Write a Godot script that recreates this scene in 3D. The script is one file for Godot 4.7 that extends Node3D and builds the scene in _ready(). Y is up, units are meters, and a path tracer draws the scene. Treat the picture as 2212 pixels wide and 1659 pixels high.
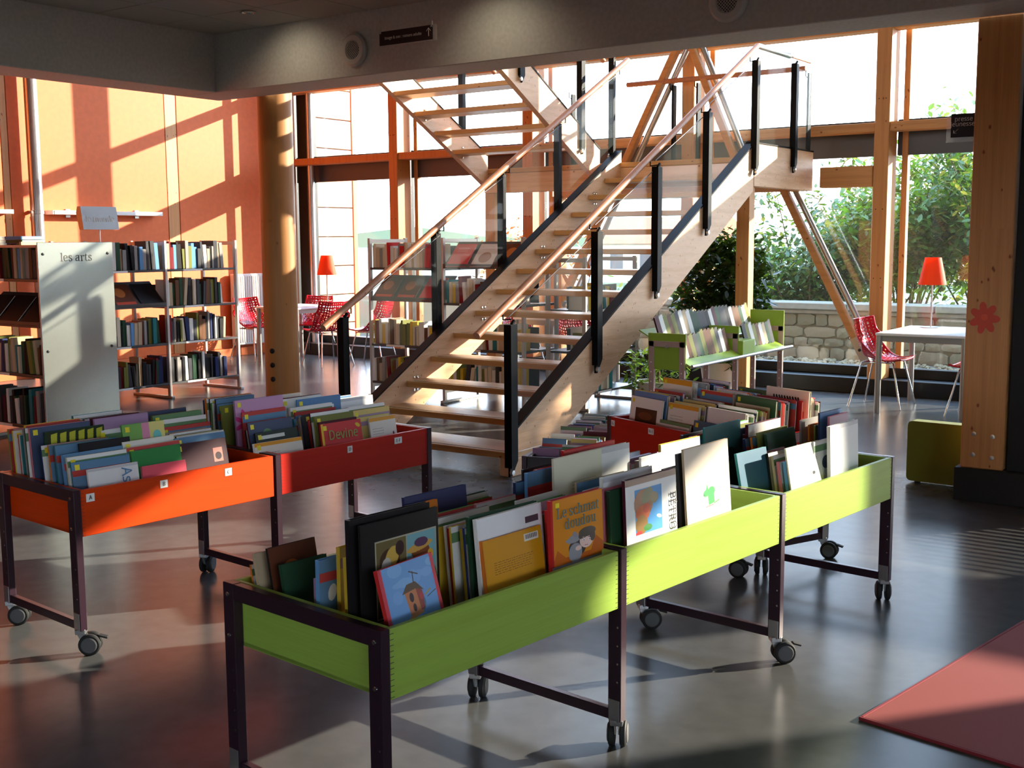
extends Node3D

# ---------------------------------------------------------------- helpers
var M := {}
var rng := RandomNumberGenerator.new()
var used := {}
var cover_unit: ArrayMesh
var pages_unit: ArrayMesh
var book_unit: ArrayMesh
var arts := {}
var art_mats := {}
var font: SystemFont
var serif: SystemFont
const SUN := Vector3(-0.77, -0.375, 1.0)
const ORD := ["first", "second", "third", "fourth", "fifth", "sixth", "seventh", "eighth", "ninth", "tenth", "eleventh", "twelfth", "thirteenth", "fourteenth", "fifteenth", "sixteenth", "seventeenth", "eighteenth", "nineteenth", "twentieth", "twenty-first", "twenty-second", "twenty-third", "twenty-fourth", "twenty-fifth", "twenty-sixth", "twenty-seventh", "twenty-eighth", "twenty-ninth", "thirtieth"]

func srgb(r: float, g: float, b: float) -> Color:
	return Color(r / 255.0, g / 255.0, b / 255.0)

func mat(key: String, c: Color, rough := 0.6, metal := 0.0, tex: Texture2D = null, scale := Vector3.ONE) -> StandardMaterial3D:
	var m := StandardMaterial3D.new()
	m.resource_name = key
	m.albedo_color = c
	m.roughness = rough
	m.metallic = metal
	if tex:
		m.albedo_texture = tex
		m.uv1_triplanar = true
		m.uv1_scale = scale
	M[key] = m
	return m

func numbered(n: String) -> String:
	used[n] = used.get(n, -1) + 1
	return n if used[n] == 0 else "%s_%03d" % [n, used[n]]

func tag(o: Node, label: String, category := "", group := "", kind := "") -> Node:
	if label: o.set_meta("label", label)
	if category: o.set_meta("category", category)
	if group: o.set_meta("group", group)
	if kind: o.set_meta("kind", kind)
	return o

func thing(n: String, label: String, category: String, at := Vector3.ZERO, turn := 0.0, group := "") -> Node3D:
	var o := Node3D.new()
	o.name = numbered(n)
	add_child(o)
	o.position = at
	o.rotation.y = turn
	tag(o, label, category, group)
	return o

func part(n: String, mesh: Mesh, m: Material, parent: Node, xf := Transform3D()) -> MeshInstance3D:
	var o := MeshInstance3D.new()
	o.name = numbered(n) if parent == self else n
	o.mesh = mesh
	if m: o.material_override = m
	o.transform = xf
	parent.add_child(o, true)
	return o

func struct(n: String, st: SurfaceTool, m: Material, parent: Node = self) -> MeshInstance3D:
	var o := part(n, fin(st), m, parent)
	if parent == self: o.set_meta("kind", "structure")
	return o

func S() -> SurfaceTool:
	var st := SurfaceTool.new()
	st.begin(Mesh.PRIMITIVE_TRIANGLES)
	st.set_smooth_group(-1)
	return st

func fin(st: SurfaceTool) -> ArrayMesh:
	st.generate_normals()
	return st.commit()

func tri(st: SurfaceTool, a: Vector3, b: Vector3, c: Vector3, mid: Vector3) -> void:
	if (a - c).cross(a - b).dot((a + b + c) / 3.0 - mid) < 0.0:
		var t := b
		b = c
		c = t
	st.add_vertex(a); st.add_vertex(b); st.add_vertex(c)

func quad(st: SurfaceTool, a: Vector3, b: Vector3, c: Vector3, d: Vector3, mid: Vector3) -> void:
	tri(st, a, b, c, mid)
	tri(st, a, c, d, mid)

func bx(st: SurfaceTool, c: Vector3, size: Vector3, bev := 0.0, bas := Basis()) -> SurfaceTool:
	var h := size * 0.5
	var b := minf(bev, minf(h.x, minf(h.y, h.z)) * 0.8)
	var pt := func(ax: int, sx: float, sy: float, sz: float) -> Vector3:
		var v := Vector3(sx * (h.x - (0.0 if ax == 0 else b)), sy * (h.y - (0.0 if ax == 1 else b)), sz * (h.z - (0.0 if ax == 2 else b)))
		return c + bas * v
	for s in [-1.0, 1.0]:
		quad(st, pt.call(0, s, -1, -1), pt.call(0, s, 1, -1), pt.call(0, s, 1, 1), pt.call(0, s, -1, 1), c)
		quad(st, pt.call(1, -1, s, -1), pt.call(1, 1, s, -1), pt.call(1, 1, s, 1), pt.call(1, -1, s, 1), c)
		quad(st, pt.call(2, -1, -1, s), pt.call(2, 1, -1, s), pt.call(2, 1, 1, s), pt.call(2, -1, 1, s), c)
	if b > 0.0:
		for s in [-1.0, 1.0]:
			for t in [-1.0, 1.0]:
				quad(st, pt.call(0, s, t, -1), pt.call(0, s, t, 1), pt.call(1, s, t, 1), pt.call(1, s, t, -1), c)
				quad(st, pt.call(0, s, -1, t), pt.call(0, s, 1, t), pt.call(2, s, 1, t), pt.call(2, s, -1, t), c)
				quad(st, pt.call(1, -1, s, t), pt.call(1, 1, s, t), pt.call(2, 1, s, t), pt.call(2, -1, s, t), c)
				for u in [-1.0, 1.0]:
					tri(st, pt.call(0, s, t, u), pt.call(1, s, t, u), pt.call(2, s, t, u), c)
	return st

# box between two corners
func bb(st: SurfaceTool, a: Vector3, b: Vector3, bev := 0.0) -> SurfaceTool:
	return bx(st, (a + b) * 0.5, (a - b).abs(), bev)

func box(size: Vector3, bev := 0.0, c := Vector3.ZERO) -> ArrayMesh:
	return fin(bx(S(), c, size, bev))

func frame_of(d: Vector3) -> Basis:
	var y := d.normalized()
	var x := y.cross(Vector3.RIGHT if absf(y.x) < 0.8 else Vector3.UP).normalized()
	return Basis(x, y, x.cross(y).normalized())

# bar of rectangular section from a to b; w along the horizontal, t the other
func bar(st: SurfaceTool, a: Vector3, b: Vector3, w: float, t: float, bev := 0.0) -> SurfaceTool:
	var y := (b - a).normalized()
	var x := y.cross(Vector3.UP)
	if x.length() < 0.01: x = Vector3.RIGHT
	x = x.normalized()
	return bx(st, (a + b) * 0.5, Vector3(w, (b - a).length(), t), bev, Basis(x, y, x.cross(y)))

func tube(st: SurfaceTool, pts: Array, r: float, n := 10, r2 := -1.0) -> SurfaceTool:
	st.set_smooth_group(1)
	var rings := []
	for i in pts.size():
		var d: Vector3
		if i == 0: d = pts[1] - pts[0]
		elif i == pts.size() - 1: d = pts[i] - pts[i - 1]
		else: d = (pts[i + 1] - pts[i]).normalized() + (pts[i] - pts[i - 1]).normalized()
		var f := frame_of(d)
		var rr := r if r2 < 0.0 else lerpf(r, r2, float(i) / (pts.size() - 1))
		var ring := []
		for k in n:
			var a := TAU * k / n
			ring.append(pts[i] + (f.x * cos(a) + f.z * sin(a)) * rr)
		rings.append(ring)
	for i in pts.size() - 1:
		var mid: Vector3 = (pts[i] + pts[i + 1]) * 0.5
		for k in n:
			quad(st, rings[i][k], rings[i][(k + 1) % n], rings[i + 1][(k + 1) % n], rings[i + 1][k], mid)
	st.set_smooth_group(-1)
	for e in [[0, 1], [pts.size() - 1, pts.size() - 2]]:
		for k in n:
			tri(st, pts[e[0]], rings[e[0]][k], rings[e[0]][(k + 1) % n], pts[e[1]])
	return st

# profile: [[radius, height], ...] round the y axis
func lathe(st: SurfaceTool, profile: Array, n := 20, at := Vector3.ZERO, bas := Basis()) -> SurfaceTool:
	var c := Vector2.ZERO
	for i in profile.size() - 1:
		var p = profile[i]
		var q = profile[i + 1]
		st.set_smooth_group(i + 1)
		for k in n:
			var a := TAU * k / n
			var b := TAU * (k + 1) / n
			var P0 := Vector3(cos(a) * p[0], p[1], sin(a) * p[0])
			var P1 := Vector3(cos(b) * p[0], p[1], sin(b) * p[0])
			var Q0 := Vector3(cos(a) * q[0], q[1], sin(a) * q[0])
			var Q1 := Vector3(cos(b) * q[0], q[1], sin(b) * q[0])
			var m2 := (a + b) * 0.5
			# outward normal of the profile when it runs from bottom to top on the outside
			var nr := Vector3(cos(m2) * (q[1] - p[1]), -(q[0] - p[0]), sin(m2) * (q[1] - p[1]))
			var mid := (P0 + P1 + Q0 + Q1) * 0.25 - nr
			if p[0] > 0.0: tri(st, at + bas * P0, at + bas * P1, at + bas * Q1, at + bas * mid)
			if q[0] > 0.0: tri(st, at + bas * P0, at + bas * Q1, at + bas * Q0, at + bas * mid)
	st.set_smooth_group(-1)
	return st

# polygon in the plane of ex, ey at o, pushed by d
func prism(st: SurfaceTool, poly: PackedVector2Array, o: Vector3, ex: Vector3, ey: Vector3, d: Vector3) -> SurfaceTool:
	var idx := Geometry2D.triangulate_polygon(poly)
	var P := func(v: Vector2) -> Vector3: return o + ex * v.x + ey * v.y
	for i in range(0, idx.size(), 3):
		var a: Vector3 = P.call(poly[idx[i]])
		var b: Vector3 = P.call(poly[idx[i + 1]])
		var c: Vector3 = P.call(poly[idx[i + 2]])
		tri(st, a, b, c, a + d)
		tri(st, a + d, b + d, c + d, a)
	var ccw := not Geometry2D.is_polygon_clockwise(poly)
	for i in poly.size():
		var p := poly[i]
		var q := poly[(i + 1) % poly.size()]
		var n2 := Vector2((q - p).y, -(q - p).x) * (1.0 if ccw else -1.0)
		var a: Vector3 = P.call(p)
		var b: Vector3 = P.call(q)
		var mid := (a + b) * 0.5 + d * 0.5 - (ex * n2.x + ey * n2.y)
		quad(st, a, b, b + d, a + d, mid)
	return st

func rounded(w: float, h: float, r: float, n := 4) -> PackedVector2Array:
	var out := PackedVector2Array()
	for c in [[1, 1, 0.0], [-1, 1, PI / 2], [-1, -1, PI], [1, -1, PI * 1.5]]:
		for i in n + 1:
			var a: float = c[2] + PI / 2 * i / n
			out.append(Vector2(c[0] * (w / 2 - r) + cos(a) * r, c[1] * (h / 2 - r) + sin(a) * r))
	return out

func text(s: String, size: float, m: Material, parent: Node, xf: Transform3D, use_serif := false, n := "lettering", align := HORIZONTAL_ALIGNMENT_CENTER) -> MeshInstance3D:
	var t := TextMesh.new()
	t.text = s
	t.font = serif if use_serif else font
	t.font_size = 32
	t.pixel_size = size / 32.0
	t.depth = 0.0012
	t.curve_step = 2.0
	t.horizontal_alignment = align
	return part(n, t, m, parent, xf)

func facing(n: Vector3, up := Vector3.UP) -> Basis:
	var z := n.normalized()
	var x := up.cross(z).normalized()
	return Basis(x, z.cross(x), z)

# ---------------------------------------------------------------- pictures printed on flat things
func blank(w: int, h: int, c: Color) -> Image:
	var im := Image.create(w, h, false, Image.FORMAT_RGB8)
	im.fill(c)
	return im

func oval(im: Image, cx: float, cy: float, rx: float, ry: float, c: Color, turn := 0.0) -> void:
	var R := int(maxf(rx, ry)) + 1
	var ca := cos(turn)
	var sa := sin(turn)
	for y in range(maxi(0, int(cy) - R), mini(im.get_height(), int(cy) + R + 1)):
		for x in range(maxi(0, int(cx) - R), mini(im.get_width(), int(cx) + R + 1)):
			var dx := x - cx
			var dy := y - cy
			var u := (dx * ca + dy * sa) / rx
			var v := (-dx * sa + dy * ca) / ry
			if u * u + v * v <= 1.0: im.set_pixel(x, y, c)

func poly(im: Image, pts: Array, c: Color) -> void:
	var pv := PackedVector2Array()
	var lo := Vector2(1e9, 1e9)
	var hi := -lo
	for p in pts:
		var v := Vector2(p[0], p[1])
		pv.append(v)
		lo = lo.min(v)
		hi = hi.max(v)
	for y in range(maxi(0, int(lo.y)), mini(im.get_height(), int(hi.y) + 1)):
		for x in range(maxi(0, int(lo.x)), mini(im.get_width(), int(hi.x) + 1)):
			if Geometry2D.is_point_in_polygon(Vector2(x + 0.5, y + 0.5), pv): im.set_pixel(x, y, c)

func stroke(im: Image, a: Vector2, b: Vector2, r: float, c: Color) -> void:
	var n := int((b - a).length() / maxf(1.0, r * 0.5)) + 1
	for i in n + 1:
		var p := a.lerp(b, float(i) / n)
		oval(im, p.x, p.y, r, r, c)

func rect(im: Image, x: int, y: int, w: int, h: int, c: Color) -> void:
	im.fill_rect(Rect2i(x, y, w, h), c)

func lines(im: Image, x: int, y: int, w: int, n: int, step: int, c: Color) -> void:
	for i in n:
		var e := w - rng.randi_range(0, w / 4)
		var k := x
		while k < x + e:
			var l := rng.randi_range(4, 12)
			rect(im, k, y + i * step, mini(l, x + e - k), 2, c)
			k += l + 3

func art_mat(key: String) -> StandardMaterial3D:
	if art_mats.has(key): return art_mats[key]
	var m := StandardMaterial3D.new()
	m.resource_name = "print_" + key
	m.albedo_texture = ImageTexture.create_from_image(arts[key])
	m.roughness = 0.38
	m.metallic_specular = 0.3
	art_mats[key] = m
	return m

# the picture keeps to the upper part of the cover, the rest is plain
func tall(key: String, h: int) -> void:
	var a: Image = arts[key]
	var b := blank(a.get_width(), h, a.get_pixel(a.get_width() / 2, a.get_height() - 1))
	b.blit_rect(a, Rect2i(0, 0, a.get_width(), a.get_height()), Vector2i.ZERO)
	arts[key] = b

func make_arts() -> void:
	var im := blank(200, 280, srgb(30, 29, 30))   # album of bird pictures on black
	rect(im, 34, 36, 160, 150, srgb(176, 170, 150))
	rect(im, 37, 39, 76, 144, srgb(110, 98, 62)); rect(im, 115, 39, 76, 144, srgb(120, 170, 180))
	oval(im, 70, 78, 26, 24, srgb(72, 52, 36)); oval(im, 76, 72, 16, 22, srgb(205, 170, 80), 0.5); oval(im, 60, 88, 12, 18, srgb(190, 190, 180), 0.3)
	oval(im, 70, 130, 15, 30, srgb(80, 84, 140)); oval(im, 90, 138, 12, 24, srgb(200, 195, 178)); oval(im, 96, 58, 11, 14, srgb(60, 40, 40)); stroke(im, Vector2(40, 178), Vector2(110, 112), 3, srgb(165, 130, 62)); rect(im, 37, 150, 76, 33, srgb(88, 70, 40)); oval(im, 78, 142, 14, 24, srgb(86, 90, 150))
	oval(im, 146, 120, 26, 46, srgb(160, 42, 28)); oval(im, 150, 76, 24, 15, srgb(130, 72, 40)); oval(im, 148, 66, 34, 8, srgb(205, 160, 80), -0.15); oval(im, 152, 58, 18, 9, srgb(90, 60, 90)); oval(im, 178, 145, 16, 38, srgb(60, 120, 60)); oval(im, 126, 168, 12, 18, srgb(40, 100, 56)); oval(im, 176, 86, 8, 10, srgb(225, 170, 50))
	rect(im, 34, 188, 160, 66, srgb(150, 140, 112)); rect(im, 34, 230, 160, 40, srgb(26, 24, 26))
	arts["birds"] = im
	im = blank(260, 380, srgb(108, 160, 220))     # blue cover with a bird box
	for k in 10: oval(im, rng.randf_range(20, 240), rng.randf_range(10, 110), rng.randf_range(14, 40), rng.randf_range(8, 24), srgb(118 + k, 168 + k, 226))
	rect(im, 0, 0, 16, 380, srgb(205, 38, 60)); rect(im, 244, 0, 16, 380, srgb(205, 38, 60))
	oval(im, 150, 150, 34, 34, srgb(86, 112, 150)); poly(im, [[96, 100], [150, 96], [158, 178], [108, 184]], srgb(196, 118, 70)); poly(im, [[150, 96], [178, 108], [176, 170], [158, 178]], srgb(150, 60, 48)); poly(im, [[86, 104], [112, 76], [154, 74], [186, 110], [150, 98]], srgb(92, 66, 44)); oval(im, 124, 122, 10, 16, srgb(42, 22, 22)); oval(im, 130, 158, 8, 14, srgb(52, 30, 30)); poly(im, [[98, 184], [166, 174], [168, 184], [104, 194]], srgb(205, 138, 82))
	stroke(im, Vector2(146, 76), Vector2(150, 40), 2, srgb(60, 50, 52)); stroke(im, Vector2(136, 36), Vector2(172, 52), 2, srgb(60, 50, 52)); stroke(im, Vector2(190, 128), Vector2(214, 116), 3, srgb(170, 150, 90)); stroke(im, Vector2(196, 138), Vector2(240, 124), 1.2, srgb(70, 60, 60)); oval(im, 170, 128, 10, 12, srgb(190, 60, 60))
	arts["birdbox"] = im
	im = blank(200, 240, srgb(214, 150, 24))      # yellow back cover with small print and a bar code
	lines(im, 30, 96, 140, 6, 9, srgb(120, 78, 20)); rect(im, 138, 18, 50, 30, srgb(235, 228, 220))
	for k in 14: rect(im, 142 + k * 3, 22, 1 + k % 2, 18, srgb(60, 40, 40))
	arts["yellow_back"] = im
	im = blank(220, 260, srgb(236, 236, 240))     # white back with a bar code
	rect(im, 160, 22, 46, 14, srgb(90, 70, 80)); arts["white_back"] = im
	im = blank(200, 290, srgb(222, 140, 24))      # orange cover with a boy and a soft toy
	rect(im, 0, 262, 200, 28, srgb(190, 92, 20)); poly(im, [[0, 290], [20, 220], [50, 260], [70, 290]], srgb(200, 100, 24)); poly(im, [[140, 290], [170, 200], [200, 240], [200, 290]], srgb(196, 98, 24))
	rect(im, 0, 0, 7, 290, srgb(200, 30, 40)); rect(im, 18, 14, 14, 20, srgb(240, 224, 40)); oval(im, 96, 232, 34, 40, srgb(38, 30, 34)); oval(im, 84, 190, 24, 18, srgb(150, 150, 158)); oval(im, 66, 196, 16, 9, srgb(150, 150, 158), 0.5); oval(im, 88, 252, 26, 42, srgb(150, 150, 158)); oval(im, 88, 172, 9, 14, srgb(140, 140, 150), -0.4)
	oval(im, 132, 208, 27, 36, srgb(240, 206, 196)); oval(im, 136, 174, 34, 22, srgb(34, 26, 30)); oval(im, 156, 196, 11, 26, srgb(34, 26, 30)); oval(im, 110, 186, 9, 14, srgb(34, 26, 30)); oval(im, 122, 206, 5, 4, srgb(250, 250, 250)); oval(im, 144, 208, 5, 4, srgb(250, 250, 250)); oval(im, 122, 207, 2.2, 2.2, srgb(30, 24, 26)); oval(im, 144, 209, 2.2, 2.2, srgb(30, 24, 26)); stroke(im, Vector2(116, 198), Vector2(127, 197), 1.2, srgb(40, 30, 30)); stroke(im, Vector2(140, 199), Vector2(150, 201), 1.2, srgb(40, 30, 30)); stroke(im, Vector2(126, 232), Vector2(136, 233), 1.2, srgb(170, 60, 60)); oval(im, 100, 236, 12, 11, srgb(240, 206, 196))
	arts["boy"] = im
	im = blank(220, 260, srgb(240, 240, 242))     # white cover, picture of leaves and fish
	rect(im, 0, 0, 220, 26, srgb(110, 80, 76)); rect(im, 38, 48, 116, 190, srgb(84, 152, 216)); oval(im, 74, 110, 40, 60, srgb(130, 78, 50)); oval(im, 90, 80, 22, 34, srgb(74, 80, 46), 0.5); oval(im, 70, 150, 30, 34, srgb(198, 100, 62)); oval(im, 120, 96, 18, 24, srgb(96, 86, 52)); oval(im, 64, 196, 26, 40, srgb(150, 112, 62)); oval(im, 90, 214, 18, 14, srgb(60, 130, 64)); oval(im, 52, 230, 14, 10, srgb(214, 70, 70)); oval(im, 140, 180, 12, 7, srgb(236, 236, 236), 0.6); oval(im, 86, 132, 16, 20, srgb(186, 76, 50))
	rect(im, 38, 236, 116, 4, srgb(240, 240, 242)); arts["leaves"] = im
	im = blank(220, 260, srgb(216, 202, 186))     # beige cover with a small green animal
	poly(im, [[104, 190], [134, 184], [138, 234], [108, 240]], srgb(58, 170, 82)); oval(im, 98, 190, 17, 13, srgb(58, 170, 82), -0.5); poly(im, [[96, 180], [104, 156], [110, 182]], srgb(58, 170, 82)); oval(im, 124, 186, 17, 17, srgb(58, 170, 82)); stroke(im, Vector2(134, 238), Vector2(160, 230), 2, srgb(50, 140, 70)); stroke(im, Vector2(94, 244), Vector2(130, 242), 1.5, srgb(170, 100, 100)); oval(im, 88, 196, 5, 4, srgb(40, 110, 60))
	arts["green_animal"] = im
	im = blank(220, 280, srgb(222, 220, 196))     # pale cover with small print
	lines(im, 80, 168, 110, 3, 22, srgb(120, 112, 96)); arts["pale_print"] = im
	im = blank(180, 220, srgb(232, 228, 222))
	lines(im, 24, 190, 90, 2, 12, srgb(150, 140, 140)); oval(im, 130, 190, 10, 14, srgb(70, 110, 110)); oval(im, 104, 196, 16, 7, srgb(180, 110, 100)); arts["white_small"] = im
	im = blank(200, 240, srgb(54, 92, 94))        # dark teal cover with red dots
	for k in 9: oval(im, rng.randf_range(30, 110), rng.randf_range(80, 140), 8, 7, srgb(176, 40, 56))
	oval(im, 130, 180, 44, 40, srgb(34, 48, 52)); oval(im, 110, 200, 24, 26, srgb(140, 44, 52)); arts["teal_red"] = im
	im = blank(200, 240, srgb(64, 104, 128)); arts["plain_blue"] = im
	im = blank(220, 240, srgb(238, 234, 226))
	poly(im, [[30, 180], [150, 60], [170, 90], [50, 220]], srgb(206, 204, 200)); oval(im, 160, 210, 10, 12, srgb(40, 40, 44)); lines(im, 160, 60, 40, 6, 12, srgb(150, 140, 130)); arts["white_sketch"] = im
	im = blank(220, 180, srgb(196, 150, 190))     # lilac cover with a pink flower
	for k in 7: oval(im, 40 + cos(k * 0.9) * 28, 90 + sin(k * 0.9) * 32, 24, 9, srgb(206, 62, 130), k * 0.9)
	oval(im, 150, 110, 8, 14, srgb(60, 60, 70)); arts["lilac"] = im
	im = blank(220, 180, srgb(206, 66, 70))       # red cover with coloured letters
	rect(im, 0, 0, 12, 180, srgb(230, 190, 60)); oval(im, 200, 30, 16, 10, srgb(226, 190, 60), 0.8)
	for k in 6: oval(im, 46 + k * 26, 130 + (k % 2) * 8, 8, 6, [srgb(90, 170, 90), srgb(240, 190, 60), srgb(90, 140, 200)][k % 3])
	arts["red_letters"] = im
	im = blank(220, 180, srgb(40, 52, 34))
	for k in 6: poly(im, [[20 + k * 34, 10], [44 + k * 34, 6], [30 + k * 34, 120], [12 + k * 34, 110]], srgb(186, 186, 60))
	rect(im, 60, 60, 100, 60, srgb(130, 30, 44)); arts["jungle"] = im
	im = blank(220, 180, srgb(120, 170, 90))      # patchwork cover
	rect(im, 100, 0, 40, 110, srgb(214, 140, 170)); rect(im, 140, 0, 80, 120, srgb(214, 206, 130)); rect(im, 0, 130, 220, 50, srgb(110, 170, 170)); oval(im, 178, 62, 22, 26, srgb(110, 190, 190)); oval(im, 40, 80, 16, 12, srgb(206, 110, 120)); oval(im, 70, 104, 18, 10, srgb(190, 90, 110)); arts["patchwork"] = im
	im = blank(220, 180, srgb(70, 46, 52)); rect(im, 160, 40, 40, 66, srgb(180, 120, 110)); oval(im, 180, 78, 14, 18, srgb(60, 50, 56)); arts["maroon"] = im
	im = blank(220, 180, srgb(36, 34, 38)); rect(im, 140, 60, 8, 40, srgb(220, 220, 216)); rect(im, 156, 60, 8, 40, srgb(220, 220, 216)); rect(im, 172, 60, 8, 40, srgb(220, 220, 216)); rect(im, 188, 60, 8, 40, srgb(190, 60, 60)); arts["black_stripes"] = im
	im = blank(220, 180, srgb(230, 232, 234)); rect(im, 0, 0, 220, 8, srgb(200, 200, 206)); arts["white_plain"] = im
	im = blank(220, 180, srgb(46, 130, 66)); arts["green_plain"] = im
	im = blank(220, 180, srgb(228, 92, 110)); poly(im, [[100, 80], [122, 56], [140, 84]], srgb(244, 200, 196)); arts["pink_plain"] = im
	im = blank(220, 180, srgb(34, 46, 40)); rect(im, 20, 20, 130, 22, srgb(210, 214, 206)); oval(im, 150, 100, 18, 12, srgb(170, 140, 60)); arts["dark_crown"] = im
	im = blank(220, 180, srgb(234, 232, 224)); rect(im, 40, 66, 150, 90, srgb(42, 34, 32)); oval(im, 110, 112, 50, 24, srgb(92, 52, 34)); arts["white_dark_picture"] = im
	im = blank(220, 180, srgb(232, 226, 214)); rect(im, 0, 0, 220, 26, srgb(226, 160, 50)); lines(im, 20, 76, 100, 3, 18, srgb(90, 60, 70)); oval(im, 190, 140, 8, 30, srgb(110, 40, 70)); arts["cream_orange"] = im
	im = blank(220, 180, srgb(230, 228, 226)); oval(im, 140, 84, 26, 30, srgb(178, 104, 52)); oval(im, 120, 104, 30, 18, srgb(186, 116, 60)); arts["white_brown_toy"] = im
	im = blank(220, 180, srgb(52, 92, 66)); rect(im, 0, 40, 190, 70, srgb(220, 212, 176)); lines(im, 30, 70, 120, 2, 14, srgb(130, 120, 90)); arts["green_cream"] = im
	im = blank(220, 180, srgb(230, 220, 200)); rect(im, 0, 0, 220, 180, srgb(226, 216, 196)); for k in 10: stroke(im, Vector2(40 + k * 14, 30), Vector2(50 + k * 14 + (k % 3) * 8, 70), 4, srgb(34, 30, 30))
	rect(im, 150, 80, 50, 26, srgb(200, 120, 110)); arts["black_marks"] = im
	im = blank(180, 240, srgb(92, 132, 178)); rect(im, 140, 30, 10, 60, srgb(226, 230, 236)); arts["sky_blue"] = im
	im = blank(200, 240, srgb(64, 68, 104)); arts["navy"] = im
	im = blank(200, 240, srgb(214, 122, 36)); poly(im, [[0, 70], [140, 90], [130, 120], [0, 110]], srgb(92, 70, 100)); oval(im, 30, 140, 26, 30, srgb(170, 180, 110)); arts["orange_purple"] = im
	im = blank(160, 220, srgb(200, 60, 60)); lines(im, 30, 40, 100, 3, 16, srgb(236, 220, 214)); arts["magazine_red"] = im
	im = blank(160, 220, srgb(205, 200, 196)); lines(im, 20, 30, 110, 2, 18, srgb(130, 60, 60)); oval(im, 80, 130, 46, 50, srgb(160, 130, 110)); arts["magazine_grey"] = im
	im = blank(160, 220, srgb(96, 52, 34)); oval(im, 70, 80, 40, 46, srgb(170, 100, 50)); rect(im, 10, 170, 140, 30, srgb(190, 70, 40)); arts["magazine_brown"] = im
	for t in [["boy", 520], ["green_animal", 450], ["leaves", 450], ["pale_print", 760], ["white_sketch", 520], ["teal_red", 460], ["white_small", 420], ["yellow_back", 400], ["patchwork", 360], ["jungle", 300], ["maroon", 280], ["black_stripes", 300], ["lilac", 320], ["dark_crown", 330], ["white_dark_picture", 330], ["cream_orange", 330], ["white_brown_toy", 330], ["green_cream", 330], ["black_marks", 280], ["red_letters", 300], ["orange_purple", 420]]:
		tall(t[0], t[1])
	var base := [srgb(190, 70, 66), srgb(220, 196, 120), srgb(96, 134, 168), srgb(222, 218, 210), srgb(104, 140, 100), srgb(176, 144, 164), srgb(232, 232, 230), srgb(70, 82, 110)]
	for k in base.size():
		im = blank(120, 220, base[k])
		var o: Color = base[(k * 3 + 2) % base.size()]
		rect(im, 0, 12 + k % 3 * 8, 120, 20, o)
		oval(im, rng.randf_range(40, 80), rng.randf_range(50, 80), rng.randf_range(14, 26), rng.randf_range(10, 22), base[(k * 5 + 1) % base.size()], rng.randf() * 2.0)
		lines(im, 16, 130, 80, 1, 10, o)
		arts["plain%d" % k] = im

func wood_image(along_v: bool, knots: int, amp := 1.0) -> ImageTexture:
	var W := 256
	var im := blank(W, W, Color.WHITE)
	var n := FastNoiseLite.new()
	n.seed = 7
	n.frequency = 0.02
	var kn := []
	for i in knots: kn.append([rng.randf_range(10, W - 10), rng.randf_range(10, W - 10), rng.randf_range(2.2, 4.2)])
	for y in W:
		for x in W:
			var a := x if along_v else y
			var l := y if along_v else x
			var wob := n.get_noise_2d(a * 1.2, l * 0.3) * 16.0
			var g := (0.5 + 0.5 * sin((a + wob) * TAU / 32.0)) * clampf(0.6 + 1.6 * n.get_noise_2d(a * 0.7 + 90.0, l * 0.15), 0.0, 1.0)
			var fine := n.get_noise_2d(a * 9.0, l * 0.5)
			var v := 0.975 - (0.05 * g + 0.05 * fine) * amp
			var c := Color(v, v * (0.99 - 0.03 * g * amp), v * (0.975 - 0.06 * g * amp))
			for k in kn:
				var da: float = absf(a - k[0])
				var dl: float = absf(l - k[1]) * 2.2
				var r: float = sqrt(da * da + dl * dl) / k[2]
				if r < 1.0: c = c.lerp(Color(0.5, 0.28, 0.14), 0.75)
				elif r < 1.9: c = c.lerp(Color(0.78, 0.58, 0.4), 0.4 * (1.9 - r) / 0.9)
			im.set_pixel(x, y, c)
	return ImageTexture.create_from_image(im)

func noise_tex(freq: float, lo: float, hi: float, sd := 1, kind := FastNoiseLite.TYPE_SIMPLEX_SMOOTH) -> ImageTexture:
	var n := FastNoiseLite.new()
	n.seed = sd
	n.frequency = freq
	n.noise_type = kind
	n.fractal_octaves = 4
	var im := n.get_seamless_image(256, 256)
	im.convert(Image.FORMAT_RGB8)
	for y in 256:
		for x in 256:
			var v := lerpf(lo, hi, im.get_pixel(x, y).r)
			im.set_pixel(x, y, Color(v, v, v))
	return ImageTexture.create_from_image(im)

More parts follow.
